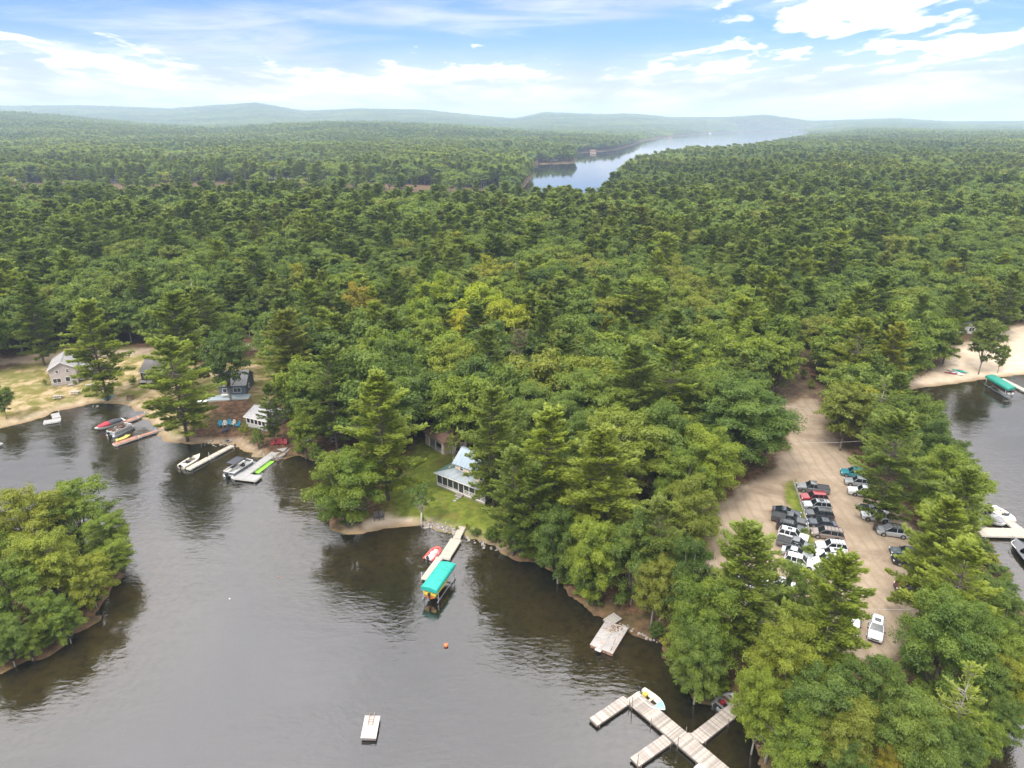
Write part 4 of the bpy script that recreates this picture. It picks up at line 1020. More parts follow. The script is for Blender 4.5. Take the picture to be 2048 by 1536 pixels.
# rail fence on the verge, short post, cables
M_GREYW = mat('weathered_wood', (.30, .275, .245), .85, var=.3, scale=5, obj_var=.18)
fp = [at(px, py, ZG + .5) for px, py in ((1586, 964), (1594, 984), (1601, 1004), (1607, 1023), (1612, 1041), (1618, 1062))]
c0 = fp[0]; fz = gz(*c0); fo = thing('rail_fence', 'low grey rail fence on the grass verge between the two rows of cars', 'fence', (c0[0], c0[1], fz))
for p_ in fp: MB().box((p_[0] - c0[0], p_[1] - c0[1], .45), (.14, .14, 1.1)).build('post', M_GREYW, fo)
for a, b in zip(fp[:-1], fp[1:]):
    for zz_ in (.42, .82): MB().bar((a[0] - c0[0], a[1] - c0[1], zz_), (b[0] - c0[0], b[1] - c0[1], zz_ + .02), .07, .11).build('rail', M_GREYW, fo)
p_ = at(1752, 1044, ZG); MB_ = MB().box((0, 0, .55), (.14, .14, 1.3)); MB_.box((0, 0, 1.22), (.2, .2, .05))
o = thing('wooden_post', 'short pale wooden post beside the white car with the sunroof', 'post', (p_[0], p_[1], gz(*p_))); MB_.build('shaft', M_GREYW, o); MB().box((0, -.08, .9), (.34, .03, .42)).build('notice_board', M_WHITEP, o)
M_CABLE = mat('cable_sheath', (.42, .40, .37), .6)
def cable(a, b, za, zb, sag, label):
    A_ = at(*a, za); B_ = at(*b, zb); q = []
    for i in range(13):
        t_ = i / 12; q.append((A_[0] + (B_[0] - A_[0]) * t_, A_[1] + (B_[1] - A_[1]) * t_, za + (zb - za) * t_ - sag * 4 * t_ * (1 - t_)))
    tag(MB().tube(q, .022, 5).build('utility_cable', M_CABLE), label, 'cable', 'utility cables strung over the lot')
cable((1500, 800), (1820, 838), 8.5, 8, .5, 'farthest of the cables, over the lot entrance')
cable((1500, 822), (1820, 852), 8.5, 8, .5, 'second cable over the lot entrance, just below the farthest')
cable((1540, 881), (1760, 878), 7.5, 8, .6, 'cable across the gravel below the lot entrance')
cable((1600, 1212), (1880, 1217), 7, 7, .3, 'cable across the near end of the gravel lot')
pl_ = at(1500, 812, ZG); pz = gz(*pl_)
o = thing('utility_pole', 'wooden utility pole among the trees left of the lot entrance', 'utility pole', (pl_[0], pl_[1], pz)); MB().tube([(0, 0, -.3), (0, 0, 9.2)], [.15, .1], 8).build('shaft', M_GREYW, o); MB().box((0, 0, 8.6), (.1, 2.0, .12)).build('crossarm', M_GREYW, o)
# ------------------------------------------------------------------ docks
M_PLANK = mat('weathered_planks', (.36, .315, .275), .85, var=.22, scale=6, obj_var=.26, dirt=(.22, .185, .16))
M_PLANKN = mat('pale_planks', (.42, .365, .30), .8, var=.2, scale=6, obj_var=.12, dirt=(.36, .31, .26))
M_PLANKB = mat('red_brown_planks', (.30, .145, .10), .8, var=.2, scale=6, obj_var=.15)
M_PLANKG = mat('grey_composite_planks', (.31, .30, .295), .75, var=.14, scale=6, obj_var=.08)
M_FRAME = mat('dock_frame', (.16, .135, .115), .85, var=.3)
M_FRAMEW = mat('pale_dock_frame', (.58, .55, .48), .7, var=.12)
_PL = {}
def plank_mesh(w_, d_, m):
    k = (round(w_, 2), round(d_, 3), m.name)
    if k not in _PL: _PL[k] = MB().box((0, 0, 0), (d_ * .92, w_, .04)).mesh('plank', m)
    return _PL[k]
def dock(label, runs, z=.45, m=M_PLANK, fm=M_FRAME, pitch=.16, single=True, posts=True, name='dock', cat='dock', post_h=.7, joined=False):
    "runs: (start pixel, end pixel, width[, z of start, z of end])"
    R0 = at(*runs[0][0], z); o = thing(name, label, cat, (R0[0], R0[1], 0))
    prng = random.Random(len(label))
    for rn in runs:
        z0, z1 = (rn[3], rn[4]) if len(rn) > 3 else (z, z)
        a = at(*rn[0], z0) - R0; b = at(*rn[1], z1) - R0; L = np.linalg.norm(b - a); d = (b - a) / L; s = np.array([-d[1], d[0]]); an = math.atan2(d[1], d[0]); w_ = rn[2]
        n = max(2, int(L / pitch)); st = L / n; sl = math.atan2(z1 - z0, L)
        if joined: q = MB()
        for k in range(n):
            c = a + d * (k + .5) * st; zz_ = z0 + (z1 - z0) * (k + .5) / n
            if joined: q.box((c[0], c[1], zz_), (st * .93, w_, .04), rz=an)
            else:
                p_ = put('plank', plank_mesh(w_, st, m), o, loc=(c[0], c[1], zz_ + prng.uniform(-.006, .006))); p_.rotation_euler = (0, -sl, an + prng.uniform(-.006, .006))
        if joined: q.build('plank_deck', m, o)['kind'] = 'stuff'
        f = MB()
        for sd in (-1, 1): e = s * sd * (w_ / 2 - .03); f.bar((a[0] + e[0], a[1] + e[1], z0 - .14), (b[0] + e[0], b[1] + e[1], z1 - .14), .07, .22)
        f.bar((a[0] - s[0] * w_ * .46, a[1] - s[1] * w_ * .46, z0 - .15), (a[0] + s[0] * w_ * .46, a[1] + s[1] * w_ * .46, z0 - .15), .06, .2)
        f.bar((b[0] - s[0] * w_ * .46, b[1] - s[1] * w_ * .46, z1 - .15), (b[0] + s[0] * w_ * .46, b[1] + s[1] * w_ * .46, z1 - .15), .06, .2)
        f.build('frame', fm, o)
        if posts:
            npst = max(2, int(L / 3.2) + 1)
            for k in range(npst):
                c = a + d * (L * (.06 + .88 * k / (npst - 1)))
                for sd in (-1, 1):
                    e = s * sd * (w_ / 2 + .05); MB().tube([(c[0] + e[0], c[1] + e[1], -1.4), (c[0] + e[0], c[1] + e[1], z0 + (post_h if (k + sd) % 3 == 0 else .08))], .04, 6).build('post', M_STEEL if fm is not M_FRAME else M_FRAME, o)
    return o
pd = dock('large weathered plank dock with two arms and a gangway at the bottom of the picture',
          [((1263, 1391.5), (1470, 1567), 2.05), ((1186.5, 1444), (1254, 1398.5), 1.25), ((1269, 1524), (1336, 1477), 1.25), ((1393, 1477.5), (1492, 1400), 1.55)], z=.45)
R0 = at(1263, 1391.5, .45)
for tri in (((1249, 1410), (1262, 1409), (1262, 1398)), ((1262, 1412), (1275, 1422), (1262, 1400)), ((1322, 1494), (1345, 1484), (1336, 1478)), ((1372, 1465), (1402, 1491), (1389, 1466))):
    q = [tuple(np.append(at(*p, .428) - R0, .428)) for p in tri]; MB().slab(q, .05).build('gusset', M_PLANK, pd)
for px, py in ((1264, 1414), (1355, 1494), (1275, 1530)):
    q = at(px, py, .5) - R0; MB().tube([(q[0], q[1], -1.2), (q[0], q[1], 1.9)], .045, 7).build('pipe_post', M_FRAME, pd)
dock('pale plank dock running from the riprap to the teal-covered boat lift', [((925, 1053), (913, 1076), 1.15, .65, .5), ((912.5, 1078), (888, 1116), 1.75), ((880, 1114), (848, 1157), .95)], z=.5, m=M_PLANKN, fm=M_FRAMEW)
dock('pale narrow dock beside the white speedboat', [((465, 890.5), (420, 914), 1.15), ((418, 915), (376, 937.5), 1.2)], z=.45, m=M_PLANKN, fm=M_FRAMEW, pitch=.3)
dock('grey composite dock with a wide end platform beside the pontoon boat', [((561, 897), (487, 950), 1.7), ((472, 951), (518, 956.5), 2.1)], z=.5, m=M_PLANKG, fm=M_FRAMEW, pitch=.3)
dock('red-brown dock with a pale edge beside the yellow water scooter', [((227.5, 889), (276, 873), 1.45), ((278, 872.5), (312, 862), .95), ((313, 861.5), (328, 857.5), .4, .4, .5)], z=.45, m=M_PLANKB, fm=M_FRAMEW, pitch=.3)
dock('red-brown dock reaching the bank behind the pontoon boat with rust seats', [((248, 844), (273.5, 835), 1.3), ((274.5, 834.7), (288, 828.2), .75)], z=.45, m=M_PLANKB, fm=M_FRAMEW, pitch=.3)
dock('grey L-shaped dock in the left cove', [((87, 844.5), (121, 839), 2.0), ((113, 835), (110, 826.5), 1.5)], z=.4, m=M_PLANKG, fm=M_FRAMEW, pitch=.3)
dock('wide pale boat dock on the right with a slanting finger', [((1955, 1063), (2075, 1066), 2.4), ((2036, 1057), (1992, 1022), 1.5)], z=.6, m=M_PLANKN, fm=M_FRAMEW, pitch=.3)
dock('pale dock beside the green-covered lift at the beach', [((2003, 757), (2075, 793), 1.3)], z=.5, m=M_PLANKN, fm=M_FRAMEW, pitch=.3)
dock('small pale dock at the right edge of the picture below the big round tree', [((2042, 1322), (2110, 1328), 1.8)], z=.5, m=M_PLANKN, fm=M_FRAMEW, pitch=.3)

def raft(name, label, corners, z, th, m, cat='raft'):
    q = [at(*c, z) for c in corners]; c0 = sum(q) / 4; o = thing(name, label, cat, (c0[0], c0[1], 0)); q = [p - c0 for p in q]; return o, q
def lerp2(q, u, v): return (q[0] * (1 - u) + q[1] * u) * (1 - v) + (q[3] * (1 - u) + q[2] * u) * v
M_RAFTW = mat('bleached_raft_boards', (.44, .39, .345), .75, var=.14, scale=4, obj_var=.06)
M_RAFTG = mat('grey_raft_sheets', (.33, .31, .295), .8, var=.14, scale=2.2, obj_var=.05, dirt=(.33, .25, .19))
o, q = raft('swim_raft', 'small pale swim raft with a ladder, alone in the foreground water', [(730, 1431), (760.5, 1431.5), (752, 1477), (721, 1476)], .5, .3, M_RAFTW)
for k in range(16):
    a = [lerp2(q, 0, (k + .04) / 16), lerp2(q, 1, (k + .04) / 16), lerp2(q, 1, (k + .96) / 16), lerp2(q, 0, (k + .96) / 16)]; MB().slab([(p[0], p[1], .5) for p in a], .04).build('plank', M_RAFTW, o)
MB().prism([lerp2(q, u, v) for u, v in ((.03, .02), (.97, .02), (.97, .98), (.03, .98))], .12, .455).build('frame', mat('raft_sides', (.20, .18, .165), .8), o)
MB().prism([lerp2(q, u, v) for u, v in ((.08, .05), (.92, .05), (.92, .95), (.08, .95))], -.25, .12).build('float', M_PLAST, o)
ld = MB(); mu = lambda u, v, z: (*lerp2(q, u, v), z)
for u in (.32, .62): ld.tube([mu(u, .42, .56), mu(u, .02, .56), mu(u, -.06, .75), mu(u, -.10, .40), mu(u, -.10, -.5)], .05, 6)
lad = ld.build('ladder', mat('ladder_pinkish_metal', (.24, .17, .14), .5), o)
for v in (.40, .28, .16, .05): MB().bar(mu(.32, v, .57), mu(.62, v, .57), .12, .04).build('rung', M_GREYW, lad)
o, q = raft('work_raft', 'large flat grey raft moored to the bank by a short ramp', [(1211, 1240.5), (1257, 1256), (1225.5, 1308), (1179.5, 1289)], .55, .3, M_RAFTG)
for i in range(3):
    for j in range(2):
        a = [lerp2(q, (j + .008) / 2, (i + .008) / 3), lerp2(q, (j + .992) / 2, (i + .008) / 3), lerp2(q, (j + .992) / 2, (i + .992) / 3), lerp2(q, (j + .008) / 2, (i + .992) / 3)]
        MB().slab([(p[0], p[1], .55 + .004 * ((i + j) % 2)) for p in a], .05).build('deck_sheet', M_RAFTG, o)
MB().prism([lerp2(q, u, v) for u, v in ((.01, .01), (.99, .01), (.99, .99), (.01, .99))], .1, .495).build('frame', mat('rusty_frame', (.24, .14, .09), .8, var=.4), o)
MB().prism([lerp2(q, u, v) for u, v in ((.06, .05), (.94, .05), (.94, .95), (.06, .95))], -.3, .1).build('float', M_PLAST, o)
MB().tube([mu(.86, .93, .5), mu(.93, .72, 1.9)], .03, 6).build('pole', M_FRAME, o)
MB().box((*lerp2(q, .40, 1.03), .42), (.8, .5, .08), rz=math.atan2(*(q[2] - q[3])[::-1])).build('step', M_RAFTW, o)
rust = mat('fallen_leaves', (.21, .12, .06), .9, var=.3); rl = MB(); rr_ = random.Random(4)
for k in range(60):
    u, v = rr_.gauss(.52, .16), rr_.gauss(.17, .07)
    if 0.03 < u < .97 and .03 < v < .97: c = lerp2(q, u, v); rl.box((c[0], c[1], .566), (rr_.uniform(.05, .3), rr_.uniform(.05, .2), .012), rz=rr_.uniform(0, 3))
rl.build('leaf_litter', rust, o)['kind'] = 'stuff'
dock('short grey ramp from the work raft to the bank', [((1214, 1245), (1236, 1231), 1.5, .5, .6)], m=M_GREYW, name='gangway', cat='ramp', posts=False)

# ------------------------------------------------------------------ boats
M_HULLW = mat('white_gelcoat', (.74, .73, .69), .25, var=.05, coat=.6)
M_CREAM = mat('cream_gelcoat', (.66, .60, .48), .3, var=.06, coat=.5)
M_ALU = mat('boat_aluminium', (.42, .44, .45), .38, .6, var=.15)
M_GREYIN = mat('grey_boat_floor', (.30, .31, .32), .7)
M_BLUEB = mat('pale_blue_paint', (.25, .45, .58), .4)
M_SEAT = mat('tan_vinyl', (.50, .42, .33), .6)
M_RUST = mat('brown_vinyl', (.17, .10, .075), .6)
M_CANV = mat('charcoal_canvas', (.05, .052, .06), .85, var=.15)
M_REDC = mat('red_canvas', (.36, .03, .05), .75, var=.15)
M_TEAL = mat('teal_canvas', (.018, .30, .25), .62, var=.14, scale=2.0, bump=.35, bscale=1.6)
M_GREENC = mat('dark_teal_canvas', (.012, .20, .15), .65, var=.14, scale=2.0, bump=.35, bscale=1.6)
M_YEL = mat('yellow_gelcoat', (.60, .48, .06), .3, coat=.5)
M_ORA = mat('orange_plastic', (.55, .16, .03), .5)
M_REDR = mat('coral_red_rubber', (.55, .085, .075), .5, var=.1)
M_CYAN = mat('turquoise_plastic', (.02, .30, .48), .45)
M_MOTOR = M_PLAST
def hull_rings(L, W, D, n=11, flat=.0, blunt=.0):
    "x towards the bow; rings open at the top: (outline half-width, keel height)"
    R = []
    for i in range(n):
        t = i / (n - 1); x = -L / 2 + L * t
        w_ = W / 2 * (.86 + .14 * min(1, t / .35)) * (1 - max(0, (t - .5) / .5) ** 2.2 * (1 - blunt)); kz = D * .95 * max(0, (t - .62) / .38) ** 2.2; gz_ = D * (1 + .18 * max(0, (t - .4) / .6) ** 2)
        w_ = max(w_, .02); R.append((x, w_, kz, gz_))
    return R
def open_hull(L, W, D, blunt=0., th=.06):
    R = hull_rings(L, W, D, blunt=blunt); m = MB()
    m.loft([[(x, -w_, g), (x, -w_ * .86, k + (g - k) * .35), (x, 0, k), (x, w_ * .86, k + (g - k) * .35), (x, w_, g)] for x, w_, k, g in R], 0, False, True, closed=False)
    x, w_, k, g = R[0]; m.add([(x, -w_, g), (x, -w_ * .86, k + (g - k) * .35), (x, 0, k), (x, w_ * .86, k + (g - k) * .35), (x, w_, g)], [(0, 1, 2, 3, 4)])
    inn = MB(); ri = [(x, max(w_ - th, .01), max(k + .10, .10), g - .02) for x, w_, k, g in R]
    inn.loft([[(x, -w_, g), (x, -w_ * .8, k + .02), (x, w_ * .8, k + .02), (x, w_, g)] for x, w_, k, g in ri], 0, False, True, closed=False)
    rim = MB(); rim.tube([(x, -w_, g) for x, w_, k, g in R] + [(x, w_, g) for x, w_, k, g in R[::-1]] + [(R[0][0], -R[0][1], R[0][3])], .035, 5)
    return m, inn, rim, R
def place_boat(name, label, cat, stern, bow, z=-.12, zp=.4, L=None, group=None):
    s = at(*stern, zp); b = at(*bow, zp); c = (s + b) / 2; d = b - s
    o = thing(name, label, cat, (c[0], c[1], z), math.atan2(d[1], d[0]), group); return o, float(np.linalg.norm(d)) if L is None else L
def outboard(o, x, z=.55, s=1.0):
    q = MB(); q.box((x - .22 * s, 0, z + .22 * s), (.42 * s, .30 * s, .36 * s)); q.box((x - .22 * s, 0, z - .25 * s), (.16 * s, .12 * s, .7 * s)); q.box((x - .02, 0, z), (.14, .24, .2)); q.build('outboard_motor', M_MOTOR, o)
def rowboat(label, stern, bow, W, mh, mi, seats, motor=True, bowcap=None, name='rowing_boat', D=.58):
    o, L = place_boat(name, label, 'boat', stern, bow); m, inn, rim, R = open_hull(L, W, D)
    m.build('hull', mh, o); inn.build('floor', mi, o); rim.build('gunwale', mh, o)
    for t in seats: x = -L / 2 + L * t; w_ = np.interp(x, [r[0] for r in R], [r[1] for r in R]); MB().box((x, 0, D * .66), (.3, w_ * 1.86, .05)).build('seat', mi if mi is M_SEAT else M_ALU if mh is M_ALU else M_SEAT, o)
    if motor: outboard(o, -L / 2, D)
    if bowcap:
        q = MB(); k = len(R) - 1
        q.loft([[(x, -w_, g + .012), (x, 0, g + .05), (x, w_, g + .012)] for x, w_, kk, g in R[-4:]], 0, False, closed=False); q.build('foredeck', bowcap, o)
    return o, L
o, L = rowboat('white open motor boat with a pale blue bow tied to the plank dock', (1281, 1382), (1330, 1421), 1.75, M_HULLW, M_CREAM, (.16, .42, .68), True, M_BLUEB, 'motor_boat')
MB().box((-L * .33, .1, .42), (.5, .5, .3)).build('fuel_tank', M_YEL, o)
MB().box((L * .28, 0, .45), (.4, .3, .3)).build('bow_bag', mat('dark_bag', (.06, .07, .09), .8), o)
o, L = rowboat('grey aluminium fishing boat with a red tank under the trees at the plank dock', (1432, 1413), (1468, 1388), 1.5, M_ALU, M_GREYIN, (.2, .5, .75), True)
MB().box((-L * .12, 0, .42), (.55, .5, .3)).build('fuel_tank', mat('red_tank', (.30, .02, .03), .5), o)
rowboat('small grey boat with its bow to the trees on the near point', (1640, 1491), (1629, 1457), 1.4, M_ALU, mat('brown_floor', (.22, .17, .14), .8), (.3, .6), False)
rowboat('white boat whose bow shows at the bottom edge beside the plank dock', (1404, 1572), (1400, 1529), 1.7, M_HULLW, M_CREAM, (.3, .6), False, M_CREAM, 'motor_boat')
rowboat('white boat at the left edge of the picture in the cove', (-30, 893), (6, 888), 1.7, M_HULLW, M_GREYIN, (.3, .6), False, None, 'motor_boat')
rowboat('pale blue boat standing in for a tarp under the tree left of the beach', (684, 928), (697, 914), 1.3, M_BLUEB, M_BLUEB, (.4, .7), False)  # boat shape added where a bluish tarp covers a roof
def speedboat(label, stern, bow, W, mh, seat_m, cover=None, cover2=None, bimini=False, screen=True):
    o, L = place_boat('speedboat', label, 'boat', stern, bow, zp=.7); R = hull_rings(L, W, .85, 12)
    m = MB(); m.loft([[(x, -w_, g), (x, -w_ * .84, k + (g - k) * .35), (x, 0, k), (x, w_ * .84, k + (g - k) * .35), (x, w_, g)] for x, w_, k, g in R], 0, False, True, closed=False)
    x, w_, k, g = R[0]; m.add([(x, -w_, g), (x, -w_ * .84, k + (g - k) * .35), (x, 0, k), (x, w_ * .84, k + (g - k) * .35), (x, w_, g)], [(0, 1, 2, 3, 4)]); m.build('hull', mh, o)
    d = MB(); cs_ = lambda x: np.interp(x, [r[0] for r in R], [r[1] for r in R]); gs = lambda x: np.interp(x, [r[0] for r in R], [r[3] for r in R])
    cx0, cx1 = -L * .30, L * .12
    def strip(x0, x1, n=5): d.loft([[(x, -cs_(x), gs(x) + .01), (x, -cs_(x) * .5, gs(x) + .07), (x, cs_(x) * .5, gs(x) + .07), (x, cs_(x), gs(x) + .01)] for x in np.linspace(x0, x1, n)], 0, False, closed=False)
    strip(-L / 2, cx0); strip(cx1, L * .5, 7)
    for s in (-1, 1): d.loft([[(x, s * cs_(x), gs(x) + .01), (x, s * cs_(x) * .68, gs(x) + .05), (x, s * cs_(x) * .64, gs(x) - .1)] for x in np.linspace(cx0, cx1, 4)], 0, False, closed=False)
    d.build('deck', mh, o)
    MB().box(((cx0 + cx1) / 2, 0, .30), (cx1 - cx0, W * .72, .05)).build('floor', M_GREYIN, o)
    for x, y in ((cx0 + .35, 0), (cx1 - .9, -.42), (cx1 - .9, .42)):
        q = MB(); q.box((x, y, .50), (.5, W * .58 if y == 0 else .5, .3)); q.box((x - .27, y, .74), (.12, W * .58 if y == 0 else .5, .5)); q.build('seat', seat_m, o)
    if screen:
        q = MB(); q.add([(cx1 - .1, -W * .34, gs(cx1) + .05), (cx1 + .3, -W * .15, gs(cx1) + .07), (cx1 + .3, W * .15, gs(cx1) + .07), (cx1 - .1, W * .34, gs(cx1) + .05),
               (cx1 - .25, -W * .30, gs(cx1) + .42), (cx1 + .05, -W * .13, gs(cx1) + .45), (cx1 + .05, W * .13, gs(cx1) + .45), (cx1 - .25, W * .30, gs(cx1) + .42)], [(0, 1, 5, 4), (1, 2, 6, 5), (2, 3, 7, 6)]); q.build('windscreen', M_GLASS, o)
    for cc, (x0, x1), nm in ((cover, (L * .0, L * .40), 'bow_cover'), (cover2, (-L * .42, L * .02), 'cockpit_cover')):
        if cc is None: continue
        q = MB(); q.loft([[(x, -cs_(x) * 1.0, gs(x) + .04), (x, -cs_(x) * .5, gs(x) + .14 + .42 * e), (x, 0, gs(x) + .18 + .5 * e), (x, cs_(x) * .5, gs(x) + .14 + .42 * e), (x, cs_(x) * 1.0, gs(x) + .04)] for x, e in zip(np.linspace(x0, x1, 6), (.8, 1, .9, .6, .35, .1) if nm == 'bow_cover' else (.3, .7, .9, 1, 1, .8))], 0, True, True); q.build(nm, cc, o)
    outboard(o, -L / 2, .7, 1.1); return o, L
speedboat('white speedboat with a small dark cockpit at the end of the pale narrow dock', (362, 932), (400, 909), 2.2, M_CREAM, M_CANV)
speedboat('white speedboat under red and charcoal canvas in the left cove', (247, 838), (189, 858), 2.3, M_HULLW, M_CANV, M_REDC, M_CANV)
speedboat('long white boat with a black tower at the slanting finger dock', (1981, 1012), (2032, 1044), 2.4, M_HULLW, M_CREAM)
speedboat('small white boat under a grey cover on the near side of the slanting finger', (1976, 1030), (2010, 1050), 2.2, M_HULLW, M_CANV, mat('grey_canvas', (.22, .22, .23), .85), mat('light_grey_canvas', (.26, .26, .27), .85))
o, L = speedboat('black wake boat with a white rim at the right edge below the wide dock', (2092, 1150), (2028, 1076), 2.6, mat('black_gelcoat', (.012, .013, .016), .12, coat=1), M_CANV, None, None)
MB().tube([(L * .40 - 2.4 * k / 6, s_ * (1.28 - .9 * max(0, 1 - k / 3) ** 2), 1.02) for s_ in (1,) for k in range(7)], .06, 6).build('rub_rail', M_HULLW, o)
def pontoon(label, stern, bow, W, trim, seat_m, bimini=None):
    o, L = place_boat('pontoon_boat', label, 'boat', stern, bow, z=0, zp=.7)
    for s in (-1, 1): MB().tube([(-L / 2, s * W * .36, .12), (L * .38, s * W * .36, .12), (L * .5, s * W * .36, .36)], [.32, .32, .06], 10).build('pontoon', M_ALU, o)
    MB().box((-.1, 0, .5), (L * .94, W, .1)).build('deck', M_GREYIN, o)
    x0, x1 = -L * .44, L * .40; pr = [(x0, -W / 2), (x1 - .5, -W / 2), (x1, -W * .28), (x1, W * .28), (x1 - .5, W / 2), (x0, W / 2), (x0, -W / 2)]
    for a, b in zip(pr[:-1], pr[1:]):
        q = MB(); q.bar((*a, .82), (*b, .82), .04, .46); q.build('side_panel', trim, o)
        q = MB(); q.bar((*a, 1.10), (*b, 1.10), .07, .08); q.build('rail', M_HULLW, o)
    for s in (-1, 1):
        for (xa, xb) in ((x0 + .3, x0 + 1.6), (x1 - 2.1, x1 - .5)):
            q = MB(); q.box(((xa + xb) / 2, s * W * .34, .76), (xb - xa, .55, .4)); q.box(((xa + xb) / 2, s * (W * .44), 1.05), (xb - xa, .16, .45)); q.build('seat', seat_m, o)
    q = MB(); q.box((.1, -W * .26, .95), (.5, .7, .75)); q.box((.32, -W * .26, 1.45), (.05, .6, .3)); q.build('console', M_PLAST, o)
    MB().box((-.6, -W * .26, .85), (.5, .55, .6)).build('captain_seat', seat_m, o)
    outboard(o, -L / 2, .7, 1.2)
    if bimini:
        q = MB(); xs = np.linspace(-L * .32, L * .12, 5)
        q.loft([[(x, -W * .48, 2.45), (x, -W * .25, 2.55 + e), (x, W * .25, 2.55 + e), (x, W * .48, 2.45), (x, W * .46, 2.41), (x, -W * .46, 2.41)] for x, e in zip(xs, (-.06, .02, .05, .02, -.06))], 0, True, True); q.build('bimini_top', bimini, o)
        q = MB()
        for s in (-1, 1):
            for x in (xs[0], xs[-1]): q.bar((-L * .1, s * W * .48, 1.1), (x, s * W * .47, 2.43), .035)
        q.build('bimini_frame', M_STEEL, o)
    return o
pontoon('pontoon boat with a charcoal sunshade beside the grey composite dock', (455, 950), (504, 919), 2.5, mat('dark_grey_panel', (.10, .11, .12), .4), mat('pale_vinyl', (.60, .57, .52), .5), M_CANV)
pontoon('pontoon boat with rust-brown seats in the left cove', (219, 868), (263, 848), 2.4, mat('silver_panel', (.40, .42, .42), .4, .4), M_RUST)
# dinghy
o, L = place_boat('inflatable_dinghy', 'coral red inflatable dinghy with a white floor beside the pale plank dock', 'boat', (856, 1118), (878, 1096), z=.02, zp=.3)
W = 1.75; q = MB(); pts_ = [(-L / 2 - .15, -W * .40, .26), (-L * .1, -W * .42, .26), (L * .25, -W * .38, .30), (L * .43, -W * .2, .36), (L * .48, 0, .40), (L * .43, W * .2, .36), (L * .25, W * .38, .30), (-L * .1, W * .42, .26), (-L / 2 - .15, W * .40, .26)]
q.tube(pts_, [.14] + [.24] * 7 + [.14], 9); q.build('inflatable_tube', M_REDR, o)
MB().prism([(-L * .46, -W * .3), (L * .2, -W * .32), (L * .38, 0), (L * .2, W * .32), (-L * .46, W * .3)], .12, .2).build('floor', M_HULLW, o)
MB().box((-L * .05, 0, .38), (.55, .7, .36)).build('seat', M_HULLW, o); MB().box((L * .2, 0, .36), (.45, .5, .25)).build('bow_locker', M_HULLW, o)
MB().box((-L * .47, 0, .28), (.07, W * .62, .4)).build('transom', M_HULLW, o); outboard(o, -L * .48, .45, .9)
# water scooter
o, L = place_boat('water_scooter', 'yellow water scooter beside the red-brown dock', 'water scooter', (239, 878), (254, 873), z=-.05, L=2.9)
m, inn, rim, R = open_hull(2.9, 1.15, .5, .1); m.build('hull', M_YEL, o)
q = MB(); q.loft([[(x, -w_, g), (x, -w_ * .35, g + .22 * e), (x, w_ * .35, g + .22 * e), (x, w_, g)] for (x, w_, k, g), e in zip(R, (.2, .5, .8, 1, 1, 1, 1.3, 1.5, 1.2, .7, .2))], 0, False, True, closed=False); q.build('deck', M_YEL, o)
MB().box((-.45, 0, .72), (1.2, .36, .24)).build('seat', M_PLAST, o); q = MB(); q.bar((.3, -.4, 1.0), (.3, .4, 1.0), .05); q.box((.35, 0, .85), (.2, .2, .3)); q.build('handlebar', M_PLAST, o)
